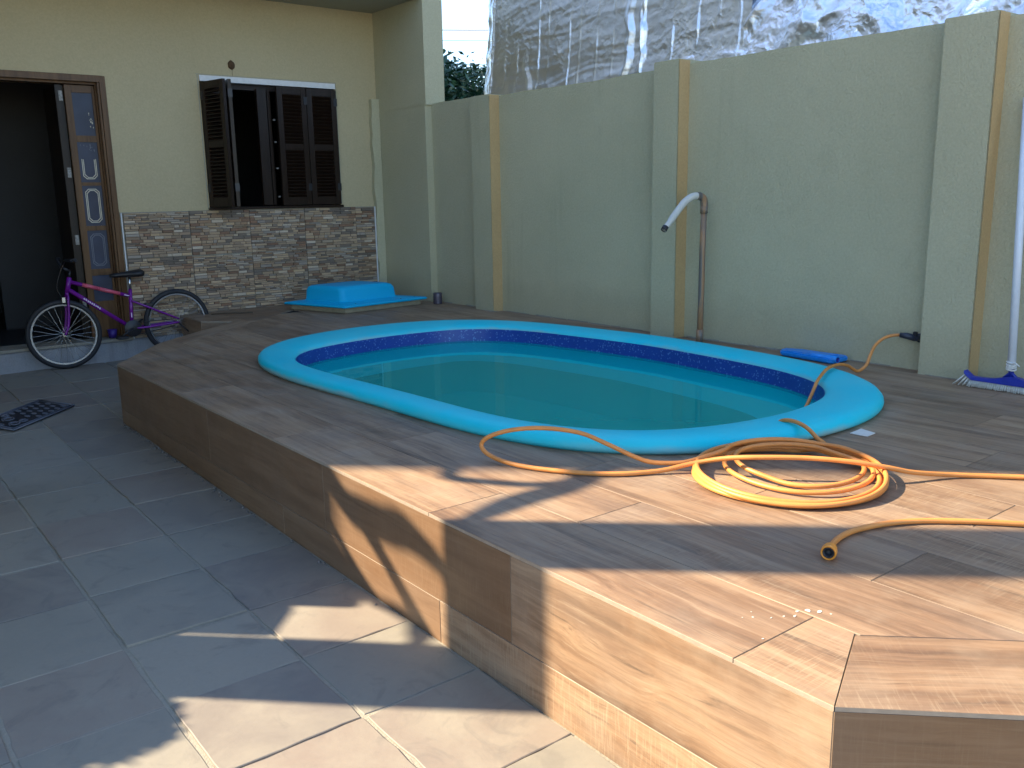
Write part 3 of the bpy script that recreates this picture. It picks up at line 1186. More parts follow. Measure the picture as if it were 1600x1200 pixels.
tx = [2.216, 2.777, 3.335, 3.887, 4.442, 4.66]
tz = [.908, .520, .124, -.172]
meshes = {}
clad = MB().box((2.205, YH - .012, -.175), (4.664, YH - .001, .914))
cladding = hp(clad, 'stone_cladding', M['grout'])
for i in range(5):
    for j in range(3):
        wd, ht = tx[i + 1] - tx[i] - .005, tz[j] - tz[j + 1] - .005
        key = (round(wd, 1), round(ht, 1), (i + j) % 2)
        if key not in meshes:
            meshes[key] = stone_mesh(wd, ht, 11 + len(meshes))
        o = bpy.data.objects.new('stone_tile', meshes[key])
        COL.objects.link(o)
        o.location = (tx[i] + .0025, YH - .013, tz[j + 1] + .0025)
        o.parent = cladding
        o.matrix_parent_inverse = cladding.matrix_world.inverted()
hp(MB().box((2.196, YH - .034, -.17), (2.204, YH - .001, .912)), 'edge_trim', M['white'])
hp(MB().box((4.652, YH - .046, .02), (4.661, YH - .034, .912)), 'edge_trim', M['white'])

# window: lintel, lining, shutters
hp(MB().box((WX0 + .001, YH - .012, 2.034), (WX1 - .001, YH + .06, 2.083)), 'lintel', M['white'])
hp(MB().box((WX0 - .012, YH - .035, .916), (WX1 + .012, YH + .10, .938)), 'window_sill', M['shutter'])
fr = MB()
fr.box((WX0, YH + .06, .94), (WX0 + .05, YH + .17, 2.03)).box((WX1 - .05, YH + .06, .94), (WX1, YH + .17, 2.03)).box((WX0 + .05, YH + .06, 1.985), (WX1 - .05, YH + .17, 2.03))
hp(fr, 'window_frame', M['shutter'])
hp(MB().box((3.515, YH + .03, .95), (3.605, YH + .075, 2.0)).box((3.622, YH + .05, .95), (3.65, YH + .09, 2.0)), 'casement_stile', M['shutter'])


def shutter(org, ang, wd, z0=.945, z1=2.022, label=None):
    """leaf with hinge edge at org, running along angle ang in plan"""
    h = z1 - z0
    t = .030
    st = .055
    m = Matrix.Translation((org[0], org[1], z0)) @ Matrix.Rotation(ang, 4, 'Z')
    f = MB()
    f.box((0, -t / 2, 0), (st, t / 2, h), mat=m).box((wd - st, -t / 2, 0), (wd, t / 2, h), mat=m)
    for a, b in ((0, .075), (h * .475, h * .475 + .055), (h - .065, h)):
        f.box((st, -t / 2 + .001, a), (wd - st, t / 2 - .001, b), mat=m)
    o = hp(f, 'shutter', M['shutter'], bevel=.002)
    if label:
        o['label'] = label
    s = MB()
    for a, b in ((.075, h * .475), (h * .475 + .055, h - .065)):
        nn = int((b - a) / .030)
        for q in range(nn):
            zz = a + (b - a) * (q + .5) / nn
            mm = m @ Matrix.Translation((0, 0, zz)) @ Matrix.Rotation(radians(38), 4, 'X')
            s.box((st + .001, -.018, -.0035), (wd - st - .001, .018, .0035), mat=mm)
    so = s.build('louvre', M['shutter'])
    so['kind'] = 'stuff'
    so.parent = o
    so.matrix_parent_inverse = o.matrix_world.inverted()
    for zz in (.13, h - .15):
        hb = MB().box((-.006, -t / 2 - .004, zz), (.03, t / 2 + .004, zz + .07), mat=m).build('hinge', M['black'])
        hb.parent = o
        hb.matrix_parent_inverse = o.matrix_world.inverted()
    return o


a1 = math.atan2(-.33, .075)
shutter((2.992, YH - .02), a1, .335, label='left shutter leaf swung open')
shutter((2.992 + .335 * cos(a1) + .05, YH - .02 + .335 * sin(a1) + .004), math.atan2(.31, .075) + .05, .315, label='folded-back shutter leaf')
shutter((4.292, YH - .018), pi, .310)
shutter((3.972, YH - .024), pi + .08, .305)
# catches seen in the gap
for zz in (1.02, 1.28, 1.52, 1.72):
    hp(MB().box((3.648, YH + .0, zz), (3.668, YH + .02, zz + .014)), 'catch', M['hinge'])
# dried mud and a hairline crack over the window
md = MB()
c = Vector((3.283, YH - .001, 2.185))
prof = [(.032, 0), (.031, .008), (.022, .017), (.008, .021), (0.0005, .022)]
md.lathe(prof, c, (0, -1, 0), 14)
md.v = [(v[0] + rnd.uniform(-.004, .004), v[1], c.z + (v[2] - c.z) * 1.25 + rnd.uniform(-.004, .004)) for v in md.v]
hp(md, 'mud_nest', M['nest'])
hp(MB().box((3.287, YH - .0015, 2.085), (3.2895, YH + .001, 2.155)), 'crack', M['nest'])
ln = MB()
ln.box((WX0 - .03, YH - .003, 2.088), (WX1 + .02, YH - .0005, 2.094)).box((WX0 - .018, YH - .003, .93), (WX0 - .010, YH - .0005, 2.088)).box((WX1 + .008, YH - .003, .95), (WX1 + .014, YH - .0005, 2.088))
hp(ln, 'plaster_edge', M['soffit'])

# door frame, folding leaf with five panes
df = MB()
df.box((2.146, YH - .010, -.15), (2.192, YH + .05, 2.022)).box((2.120, YH + .05, -.15), (2.189, YH + .19, 1.99))
df.box((DX0, YH - .010, 1.972), (2.146, YH + .05, 2.022)).box((DX0, YH + .05, 1.955), (2.12, YH + .19, 2.018))
df.box((2.128, YH + .004, -.15), (2.1455, YH + .05, 1.971))
door_frame = hp(df, 'door_frame', M['door'], bevel=.003)
YD = YH + .085
K = (YD / YH)


def dz(z):
    return 1 + (z - 1) * K


DL0, DL1 = 1.872 * K, 2.108 * K
panes = [(1.543, 1.882), (1.167, 1.491), (.810, 1.140), (.449, .771), (.176, .395)]
px0, px1 = 1.924 * K, 2.080 * K
d = MB()
d.box((DL0, YD, -.145), (px0, YD + .035, 1.95)).box((px1, YD, -.145), (DL1, YD + .035, 1.95))
zz = [-.145] + [dz(v) for p in reversed(panes) for v in p] + [1.95]
for i in range(0, len(zz), 2):
    d.box((px0, YD + .002, zz[i]), (px1, YD + .033, zz[i + 1]))
door = hp(d, 'door', M['door'], bevel=.003)
door['label'] = 'narrow panelled door leaf with blue-grey panes'


def octo(cx, cz, hw, hh, cut, y):
    return [(cx - hw + cut, y, cz - hh), (cx + hw - cut, y, cz - hh), (cx + hw, y, cz - hh + cut), (cx + hw, y, cz + hh - cut), (cx + hw - cut, y, cz + hh), (cx - hw + cut, y, cz + hh), (cx - hw, y, cz + hh - cut), (cx - hw, y, cz - hh + cut)]


for i, (a, b) in enumerate(panes):
    za, zb = dz(a), dz(b)
    mb = MB().box((px0, YD + .012, za), (px1, YD + .018, zb))
    cx, cz, hw, hh = (px0 + px1) / 2, (za + zb) / 2, (px1 - px0) / 2, (zb - za) / 2
    if i in (1, 2, 3):
        for q in ((.030, .0), (.041, .0)):
            ow, oh = hw - q[0] + .008, hh - q[0] + .004
            A_ = octo(cx, cz, ow, oh, .026, YD + .0105)
            B_ = octo(cx, cz, ow - .006, oh - .006, .0235, YD + .0105)
            for k in range(8):
                k2 = (k + 1) % 8
                if i == 1 and min(A_[k][2], A_[k2][2]) > cz + hh * .35 and k not in (2, 6):
                    continue
                if i == 1 and k in (2, 6):        # upper half of this line is worn away
                    s_ = lambda P, Q: tuple(P[n_] + (Q[n_] - P[n_]) * .62 for n_ in range(3))
                    if k == 2:
                        quad = [A_[k], s_(A_[k], A_[k2]), s_(B_[k], B_[k2]), B_[k]]
                    else:
                        quad = [s_(A_[k2], A_[k]), A_[k2], B_[k2], s_(B_[k2], B_[k])]
                else:
                    quad = [A_[k], A_[k2], B_[k2], B_[k]]
                mb.poly(quad, (0, .0016, 0), mi=2 if i == 3 else 1)
    if i in (0, 1):
        for _ in range(9):
            xx, z_ = px1 - rnd.uniform(.012, .045), za + hh * 2 * rnd.uniform(.12, .62)
            if i == 1:
                xx, z_ = rnd.uniform(px0 + .02, px1 - .02), zb - rnd.uniform(.015, .07)
            rr_ = rnd.uniform(.002, .007)
            mb.poly([(xx + rr_ * cos(t) * rnd.uniform(.5, 1), YD + .0107, z_ + rr_ * 2 * sin(t) * rnd.uniform(.5, 1)) for t in [2 * pi * k / 7 for k in range(7)]], (0, .0014, 0), mi=1 if i == 0 else 2)
    o = mb.build('pane', [M['pane'], M['cream'], M['matline']])
    o.parent = door
    o.matrix_parent_inverse = door.matrix_world.inverted()
l2 = MB().box((1.800 * K, YD - .01, -.145), (1.845 * K, YD + .42, 1.945))
l2.box((1.850 * K, YD + .03, -.145), (1.868 * K, YD + .06, 1.945))
d2 = hp(l2, 'door', M['doordark'], bevel=.003)
d2['label'] = 'folded-back dark door leaf with steel hinges'
for z in (1.85, 1.245, .70, .15):
    hb = MB().box((1.822 * K, YD - .016, dz(z) - .04), (1.850 * K, YD - .0105, dz(z) + .04)).build('hinge', M['hinge'])
    hb.parent = d2
    hb.matrix_parent_inverse = d2.matrix_world.inverted()

# ------------------------------------------------------------------ neighbour's foil-covered wall
fw = empty('foil_covered_wall', (5.1, 3, 0), label='neighbouring wall wrapped in crumpled silver foil above the garden wall', cat='wall')
rel(MB().box((5.50, -6, -.5), (5.64, 6.70, 3.3)).build('masonry_core', M['plinth']), fw)


def ridged(p, s, seed):
    return 1 - abs(noise.noise((p[0] * s + seed, p[1] * s - seed * .7, seed * 1.3))) * 2


def worley(y, z, s, seed):
    wy, wz = y + .10 * noise.noise((y * 3, z * 3, seed)), z + .10 * noise.noise((y * 3, z * 3, seed + 9))
    d_, _p = noise.voronoi((wy * s, wz * s, seed * 3.7))
    return d_[0] / s


def foil_sheet(y0, y1, z0, z1, fn, x, lean, nu=210, nv=90, mat='foil'):
    vs = []
    for i in range(nu + 1):
        y = y0 + (y1 - y0) * i / nu
        for j in range(nv + 1):
            z = z0 + (z1 - z0) * (j / nv)
            d_ = fn(y, z, i / nu, j / nv)
            vs.append((x - d_ + lean * (z - z0), y + noise.noise((y, z, 5)) * .006, z + (noise.noise((y * 5, 1, 9)) * .012 if j == 0 else 0)))
    fs = [(i * (nv + 1) + j, (i + 1) * (nv + 1) + j, (i + 1) * (nv + 1) + j + 1, i * (nv + 1) + j + 1) for i in range(nu) for j in range(nv)]
    return rel(MB().add(vs, fs, 0, True).build('foil_sheet', M[mat], fixn=False), fw)


SEAMS = [(6.45, .3), (6.28, .5), (6.0, 1), (5.88, .4), (5.62, .8), (5.5, .4), (5.3, .6), (5.12, .8), (4.80, 1), (4.52, .6), (4.3, .9), (4.12, .5), (3.95, .8)]


def crumple_a(y, z, u, v):
    d_ = .012 + .006 * noise.noise((y * 1.1, z * 1.1, 1))
    # long level creases, drooping a little
    q = z * 6.5 + .5 * y + .6 * noise.noise((y * 1.6, z * 1.2, 5))
    d_ += .0038 * max(0, 1 - abs(noise.noise((y * .9, q, 2.2))) * 3.2) * (.6 + noise.noise((y * .8, z * 1.5, 12)))
    d_ += .0030 * max(0, 1 - abs(noise.noise((y * 1.6, q * 2.3, 7.7))) * 3.0)
    # narrow upright seams that catch the sky
    for c, a in SEAMS:
        cc = c + .010 * noise.noise((z * 2.2, c, 0)) + .006 * noise.noise((z * 17, c, 2))
        m = max(0, noise.noise((z * 5.0, c * 3, 7)) + .42)
        t_ = abs(y - cc)
        if t_ < .03:
            d_ += .020 * a * m * max(0, 1 - t_ / .014)
    # big gathered folds
    for c, w, a in ((6.10, .045, .020), (4.95, .05, .045), (4.80, .035, .030)):
        cc = c + .09 * noise.noise((z * 2.6, c, 0)) + .02 * noise.noise((z * 9, c, 2))
        m = max(0, noise.noise((z * 2.3, c * 3, 7)) + .40)
        d_ += a * m * max(0, 1 - abs(y - cc) / w)
    foot = math.exp(-((z - 1.84) / .085) ** 2)
    d_ += foot * (.012 + .05 * worley(y, z, 7, 2.0) * (1 + noise.noise((y * 2, 1, 1))))
    m = max(0, noise.noise((y * 1.3, z * 1.3, 11)))
    d_ += .11 * m * worley(y, z, 8, 5.0)
    if u > .955:
        d_ -= (u - .955) * 1.0 - .25 * worley(y, z, 9, 3.0)
    return d_


def crumple_b(y, z, u, v):
    d_ = .02 + .012 * noise.noise((y * 1.6, z * 1.6, 21))
    d_ += .16 * worley(y + .4 * z, z - .3 * y, 3.2, 1.0)
    d_ += .11 * worley(y - .5 * z, z, 7.5, 4.0)
    d_ += .08 * worley(y, z, 17, 8.0)
    d_ += .05 * max(0, 1 - abs(noise.noise(((y + z) * 1.5, (z - y * .6) * .8, 3))) * 7)
    return d_


foil_sheet(3.86, 6.76, 1.80, 3.3, crumple_a, 5.035, .08, 480, 130)
foil_sheet(1.0, 3.90, 1.80, 3.3, crumple_b, 5.045, .27, 330, 150, 'foil_b')
foil_sheet(-3.0, 1.03, 1.80, 3.3, crumple_b, 5.05, .27, 120, 60, 'foil_b')

# ------------------------------------------------------------------ shrub and cables beyond the wall
shrub = empty('shrub', (6.4, 9.4, -.35), label='dark leafy shrub rising behind the wall beside the foil', cat='shrub')
lf = MB()
blobs = [(6.0, 9.1, 2.05, .42), (6.35, 9.2, 2.0, .42), (6.65, 9.3, 1.95, .42), (6.9, 9.4, 1.95, .4), (6.15, 9.0, 1.75, .5), (6.5, 9.1, 1.7, .5), (6.0, 9.2, 1.75, .55), (6.35, 9.3, 1.85, .5), (6.8, 9.5, 1.75, .6), (6.2, 9.1, 1.45, .6), (6.6, 9.2, 1.4, .6), (5.95, 9.0, 1.2, .5), (7.1, 9.6, 1.4, .6), (5.9, 9.05, 2.05, .34), (6.1, 9.1, 1.95, .4), (5.8, 9.2, 1.6, .5)]
for (bx, by, bz, br) in [(q[0], q[1], q[2] + .27, q[3]) for q in blobs]:
    for _ in range(430):
        v = Vector((rnd.gauss(0, 1), rnd.gauss(0, 1), rnd.gauss(0, 1))).normalized() * br * (rnd.random() ** .4)
        if rnd.random() < .06:
            v *= 1.22
        c = Vector((bx, by, bz)) + v
        l_, w_ = rnd.uniform(.035, .075), rnd.uniform(.012, .022)
        d1 = Vector((rnd.gauss(0, 1), rnd.gauss(0, 1), rnd.gauss(-.2, .7))).normalized()
        d2 = d1.orthogonal().normalized()
        d2 = Matrix.Rotation(rnd.uniform(0, 6.3), 3, d1) @ d2
        lf.add([c - d1 * l_, c + d2 * w_, c + d1 * l_, c - d2 * w_], [(0, 1, 2, 3)])
rel(lf.build('foliage', M['leaf'], fixn=False), shrub)
stm = MB()
for (bx, by, bz, br) in blobs[:7]:
    stm.tube(catmull([(6.4 + rnd.uniform(-.1, .1), 9.4, -.4), (6.4 * .5 + bx * .5, 9.35, .6), (bx, by, bz)], 5), [.03] * 6 + [.022, .018, .014, .01, .008][:5], 6)
for _ in range(9):
    b = rnd.choice(blobs)
    p = Vector((b[0], b[1], b[2]))
    e = p + Vector((rnd.uniform(-.25, .25), rnd.uniform(-.1, .1), b[3] + rnd.uniform(.05, .25)))
    stm.tube([p, (p + e) / 2 + Vector((.03, 0, .02)), e], .004, 5)
rel(stm.build('stem', M['twig']), shrub)

for i, (za, zb, rr_) in enumerate(((12.3, 13.7, .035), (11.5, 12.4, .012), (9.2, 10.1, .012), (8.2, 9.2, .014))):
    # strung along the street far behind the wall
    a, b = Vector((18.0, 36.0, za * .45 + 2.6)), Vector((36.0, 34.0, zb * .45 + 3.6))
    pts = [a.lerp(b, t / 12) - Vector((0, 0, 1.2 * 4 * (t / 12) * (1 - t / 12) * .35)) for t in range(13)]
    c = MB().tube(pts, rr_, 6).build('power_cable', M['cord'] if i == 0 else M['can'])
    tag(c, ['thick pale overhead cable, topmost above the shrub', 'thin overhead cable just under the thick pale one', 'thin overhead cable third from the top', 'lowest overhead cable close above the shrub'][i], 'cable', 'overhead cables crossing the sky')

# ------------------------------------------------------------------ pump lid
lid = empty('pump_cover', (3.72, 7.12, 0), label='bright blue fibreglass pump cover on a beige base in the corner', cat='cover')
ea = Vector((.985, .12, 0)).normalized()
eb = Vector((-.30, .95, 0)).normalized()
O = Vector((3.726, 7.112, 0))


def lp(u, v, z):
    return O + ea * u + eb * v + Vector((0, 0, z))


LU, LV = .86, .70
b_ = MB()
for z0, z1 in ((.001, .048),):
    pts = [lp(0, 0, z0), lp(LU, 0, z0), lp(LU, LV, z0), lp(0, LV, z0)]
    b_.poly(pts, (0, 0, z1 - z0))
rel(b_.build('base', M['lidbase'], bevel=.004), lid)
LVL = [(-.045, .050, .03), (-.052, .060, .035), (-.040, .070, .035), (.06, .082, .05), (.115, .088, .05), (.130, .100, .05), (.138, .180, .05), (.150, .208, .06), (.175, .221, .07), (.22, .226, .07)]
vs = []
for ins, z, rad in LVL:
    u0, u1, v0, v1 = (ins * .45, LU - ins * 1.35, ins * .8, LV - ins * .8) if ins > 0 else (ins, LU - ins, ins, LV - ins)
    for (cu, cv, a0) in ((u1 - rad, v1 - rad, 0), (u0 + rad, v1 - rad, 90), (u0 + rad, v0 + rad, 180), (u1 - rad, v0 + rad, 270)):
        for q in range(7):
            a = radians(a0 + 15 * q)
            vs.append(lp(cu + rad * cos(a), cv + rad * sin(a), z))
nr = 28
fs = [(r_ * nr + i, r_ * nr + (i + 1) % nr, (r_ + 1) * nr + (i + 1) % nr, (r_ + 1) * nr + i) for r_ in range(len(LVL) - 1) for i in range(nr)]
fs += [tuple(range((len(LVL) - 1) * nr, len(LVL) * nr)), tuple(reversed(range(nr)))]
rel(MB().add(vs, fs, 0, True).build('cover_shell', M['lid']), lid)
for (u, v) in ((.62, -.0), (.80, .02), (.12, .012), (.05, .35)):
    p = lp(u, v, .074)
    rel(MB().lathe([(.0055, -.004), (.0055, .004), (.0005, .006)], p, (0, 0, 1), 8).build('screw', M['tap']), lid)

cn = MB().lathe([(.001, .002), (.043, .002), (.044, .010), (.041, .016), (.044, .026), (.041, .036), (.044, .046), (.041, .056), (.044, .066), (.041, .078), (.043, .098), (.040, .104), (.036, .100), (.035, .03), (.001, .028)], (4.79 - .075, 7.13, 0), (0, 0, 1), 20)
tag(cn.build('tin_can', M['can']), 'small ribbed purple-grey tin on the deck against the wall', 'tin')

# ------------------------------------------------------------------ shower pipe
sp = empty('outdoor_shower', (4.70, 3.925, 0), label='rust stained upright pipe with bent white spout at the pool edge', cat='shower')
rel(MB().tube([(4.70, 3.925, .0), (4.702, 3.923, .30), (4.700, 3.921, .6), (4.703, 3.918, .90)], .0205, 14).build('pipe', M['rust']), sp)
rel(MB().tube([(4.70, 3.925, .001), (4.70, 3.925, .09)], .0245, 14).build('pipe_socket', M['rust']), sp)
rel(MB().tube([(4.702, 3.918, .862), (4.703, 3.918, .905)], .0255, 14)
    .tube(catmull([(4.703, 3.918, .90), (4.702, 3.919, .93), (4.692, 3.921, .958), (4.668, 3.926, .972), (4.640, 3.930, .975)], 5), .025, 14).build('elbow', M['rust']), sp)
rel(MB().tube(catmull([(4.655, 3.928, .974), (4.60, 3.936, .968), (4.536, 3.945, .932), (4.470, 3.949, .872), (4.40, 3.95, .806), (4.357, 3.951, .768)], 6), [.0235] * 14 + [.0225] * 9 + [.019] * 8, 14, caps=False).build('spout', M['pvc']), sp)
rel(MB().lathe([(.0165, .0), (.0195, .0), (.0205, .03), (.0165, .03)], (4.352, 3.951, .763), (.68, 0, .70), 14).build('spout_mouth', M['black']), sp)

# ------------------------------------------------------------------ tap, hose
tap = empty('wall_tap', (4.80, 2.50, .19), label='small dark garden tap on the wall at the hose end', cat='tap')
rel(MB().tube([(4.835, 2.470, .182), (4.775, 2.472, .184)], [.016, .014], 12).lathe([(.026, 0), (.026, .006), (.016, .008)], (4.832, 2.47, .182), (-1, 0, 0), 14).build('tap_body', M['tap']), tap)
rel(MB().tube([(4.785, 2.472, .184), (4.762, 2.512, .197), (4.752, 2.545, .199)], [.017, .018, .014], 12).build('coupling', M['tap']), tap)
rel(MB().box((4.772, 2.462, .195), (4.790, 2.484, .222)).build('handle', M['black'], bevel=.003), tap)

hose = empty('garden_hose', (2.62, 1.80, 0), label='long orange garden hose from the wall tap, coiled in the sun', cat='hose')
R_H = .0087
seg1 = [(4.752, 2.548, .199), (4.735, 2.585, .193), (4.70, 2.612, .178), (4.65, 2.628, .145), (4.595, 2.622, .10), (4.548, 2.618, .045), (4.50, 2.634, .016), (4.46, 2.642, .03), (4.40, 2.640, .058), (4.303, 2.629, .079),
        (4.20, 2.612, .084), (4.11, 2.588, .081), (4.02, 2.556, .070), (3.95, 2.534, .050), (3.865, 2.505, .004), (3.775, 2.482, -.055), (3.63, 2.446, -.090), (3.45, 2.40, -.10), (3.28, 2.33, -.09), (3.17, 2.26, -.04), (3.12, 2.20, .02), (3.098, 2.14, .066),
        (3.085, 2.075, .078), (3.062, 2.000, .070), (3.045, 1.94, .042), (3.035, 1.895, .018)]
coil = []
ctr = Vector((2.635, 1.795))
# (radius at the back, radius towards the street, height at the back)
turns = [(.330, .318, .012), (.345, .345, .022), (.318, .225, .030), (.336, .315, .040), (.300, .16, .050), (.345, .352, .034), (.310, .27, .062), (.325, .300, .050)]
FRONT = math.atan2(-.79, -.62)
a0 = math.atan2(1.88 - ctr.y, 3.03 - ctr.x)
N_T = 24
tot = int(N_T * (6 + (radians(112) - a0) / (2 * pi)))
for i in range(tot + 1):
    k = i / N_T
    q = int(k)
    fr_ = k - q
    A_, B_ = turns[q], turns[min(q + 1, len(turns) - 1)]
    s_ = fr_ * fr_ * (3 - 2 * fr_)
    a = a0 + 2 * pi * k
    near = (.5 + .5 * cos(a - FRONT + 1.1 * noise.noise((q * 1.7, 3.1, 0)))) ** 1.3
    rb, zb = (A_[j] + (B_[j] - A_[j]) * s_ for j in (0, 2))
    e_ = min(1, max(0, (fr_ - .86) / .14))
    rf = A_[1] + (B_[1] - A_[1]) * e_ * e_ * (3 - 2 * e_)
    dl = (0, .02, .085, .0, .12, .03, .07, .02)[q] * (1 - e_) + (0, .02, .085, .0, .12, .03, .07, .02)[min(q + 1, 7)] * e_
    r_ = rb + (rf - rb) * near - dl * (.5 + .5 * cos(a - radians(150))) ** 2 + .016 * noise.noise((k * 3.3, 1.7, 0))
    z = .0090 + (zb - .009) * (1 - .82 * near) + .004 * noise.noise((k * 5.1, 9.7, 0)) * (1 - near)
    coil.append((ctr.x + r_ * cos(a), ctr.y + r_ * sin(a) * .97, max(.0088, z)))
loop = [(2.455, 2.082, .034), (2.405, 2.130, .026), (2.360, 2.195, .026), (2.324, 2.256, .046), (2.271, 2.337, .085), (2.225, 2.428, .115), (2.138, 2.532, .128), (2.053, 2.622, .118), (1.990, 2.690, .088), (1.972, 2.713, .050), (1.973, 2.649, .022),
        (1.998, 2.517, .0115), (2.076, 2.353, .0105), (2.194, 2.207, .0105), (2.336, 2.122, .0125), (2.431, 2.054, .036), (2.488, 1.956, .066), (2.537, 1.856, .083), (2.656, 1.729, .085), (2.751, 1.615, .078), (2.854, 1.531, .054), (2.938, 1.482, .031),
        (3.086, 1.397, .0115), (3.227, 1.243, .0105), (3.42, .99, .0105), (3.50, .72, .0105), (3.38, .55, .0105), (3.16, .60, .0105), (2.93, .84, .0105), (2.761, 1.05, .0105), (2.669, 1.158, .0105), (2.56, 1.261, .0105), (2.449, 1.321, .0105), (2.325, 1.349, .0105), (2.225, 1.338, .0125), (2.150, 1.309, .017)]
# last coil turn hands over to the loop
tail = coil[1:]
path = catmull(seg1 + tail + loop, 4)
rel(MB().tube(path, R_H, 10).build('hose_tube', M['hose']), hose)
e = Vector((2.150, 1.309, .017))
dv = (Vector((2.100, 1.285, .0215)) - e).normalized()
rel(MB().lathe([(.0105, -.004), (.0165, -.002), (.0185, .004), (.0185, .012), (.0165, .014), (.0195, .016), (.0215, .024), (.0215, .046), (.0200, .050), (.0165, .050), (.0150, .030), (.0005, .028)], e, dv, 18).build('connector', M['conn']), hose)
rel(MB().lathe([(.0160, .018), (.0150, .049), (.0120, .049), (.0115, .030), (.0005, .029)], e, dv, 18).build('connector_socket', M['black']), hose)
# ------------------------------------------------------------------ brush, vacuum head, card
br = empty('pool_brush', (4.62, 1.90, 0), label='blue headed pool brush with white bristles and long pole against the wall', cat='brush')
hd = MB()
vs = []
K_ = 24
X_B = 4.615
for i in range(K_ + 1):
    t = -1 + 2 * i / K_
    y = 1.872 + t * .235
    up = .036 + (.030 * max(0, abs(t) - .84) / .16) + .0
    th = .018 + .026 * math.exp(-(t / .30) ** 2)
    wd = .024
    vs += [(X_B - wd, y, up), (X_B + wd, y, up), (X_B + wd * .8, y, up + th), (X_B - wd * .8, y, up + th)]
hd.add(vs, [(i * 4 + j, i * 4 + (j + 1) % 4, i * 4 + 4 + (j + 1) % 4, i * 4 + 4 + j) for i in range(K_) for j in range(4)] + [(0, 1, 2, 3), (K_ * 4, K_ * 4 + 3, K_ * 4 + 2, K_ * 4 + 1)])
rel(hd.build('brush_head', M['brush'], bevel=.003), br)
bs = MB()
for i in range(46):
    t = -1 + 2 * (i + .5) / 46
    y = 1.872 + t * .232
    up = .038 + (.030 * max(0, abs(t) - .84) / .16)
    for q in (-.017, -.006, .006, .017):
        sp_ = t * .016 * (1 + 3 * max(0, abs(t) - .84) / .16)
        b0 = Vector((X_B + q, y + rnd.uniform(-.001, .001), up))
        b1 = Vector((X_B + q * 1.45 + rnd.uniform(-.003, .003), y + sp_ + rnd.uniform(-.002, .002), .0015 + rnd.uniform(0, .004)))
        bs.tube([b0, b1], [.0028, .0036], 5)
rel(bs.build('bristle', M['bristle']), br)['kind'] = 'stuff'
p0, p1 = Vector((4.62, 1.888, .072)), Vector((4.795, 2.01, 1.42))
rel(MB().tube([p0, p0 + (p1 - p0) * .12], .0125, 12).tube([p0 + Vector((-.0, -.03, -.006)), p0 + Vector((0, 0, .028)), p0 + Vector((0, .03, -.006))], .010, 8).build('socket', M['brush']), br)
rel(MB().tube([p0 + (p1 - p0) * .045, p0 + (p1 - p0) * .5, p1], .0195, 14).build('pole', M['pole']), br)
ct = MB()
for q in range(5):
    c = p0 + (p1 - p0) * (.032 + q * .0055)
    tl = rnd.uniform(-.25, .25)
    ct.tube([c + Vector((.021 * cos(a), .021 * sin(a), .005 * sin(a + tl * 9) * (1 + tl))) for a in [2 * pi * k / 16 for k in range(16)]], .0042, 6, closed=True)
ct.tube(catmull([p0 + (p1 - p0) * .05 + Vector((-.02, -.01, 0)), p0 + (p1 - p0) * .05 + Vector((-.035, -.03, .012)), p0 + (p1 - p0) * .045 + Vector((-.03, -.05, .004))], 5), .003, 6)
rel(ct.build('tied_cord', M['rope']), br)

vh = empty('pool_vacuum_head', (4.70, 3.06, 0), label='flat blue plastic pool vacuum head lying by the rim and wall', cat='pool tool')
vb = MB()
pts = [(4.70, 3.285, .006), (4.655, 3.25, .006), (4.62, 2.90, .006), (4.64, 2.868, .006), (4.78, 2.868, .006), (4.80, 2.90, .006), (4.79, 3.20, .006), (4.765, 3.285, .006)]
vb.poly(pts, (0, 0, .030))
rel(vb.build('tray', M['skim'], bevel=.008), vh)
tb = MB().tube([(4.648, 2.855, .030), (4.665, 3.02, .030), (4.68, 3.12, .026)], [.020, .019, .012], 14)
rel(tb.build('handle_socket', M['skim']), vh)
rel(MB().lathe([(.0005, .0), (.0145, .0), (.0145, .001)], (4.648, 2.8545, .030), (-.1, -1, 0), 14).build('socket_hole', M['brush']), vh)
rel(MB().poly([(4.69, 3.24, .0362), (4.66, 3.21, .0362), (4.70, 2.95, .0362), (4.76, 2.92, .0362), (4.772, 3.18, .0362)], (0, 0, .004)).build('raised_rib', M['skim'], bevel=.0015), vh)

cd = MB().poly([(3.335, 1.973, .001), (3.342, 1.899, .001), (3.413, 1.903, .001), (3.434, 1.982, .001)], (0, 0, .0035))
tag(cd.build('tile_offcut', M['card'], bevel=.001), 'small white offcut of tile on the deck beside the pool', 'tile')

# ------------------------------------------------------------------ rubber mat
mat_ = empty('door_mat', (1.06, 6.5, gz(6.5)), label='black rubber mat with oval holes and swirl pattern on the paving', cat='mat')
mu = Vector((-.70, -.714, 0)).normalized()       # long side, from the right-hand end
mv = Vector((-.42, .90, 0)).normalized()
MO = Vector((1.335, 6.565, 0))
MW, ML = .36, .64


def mp(u, v, z=0.0):
    p = MO + mu * u + mv * v
    return Vector((p.x, p.y, gz(p.y) + .004 + z))


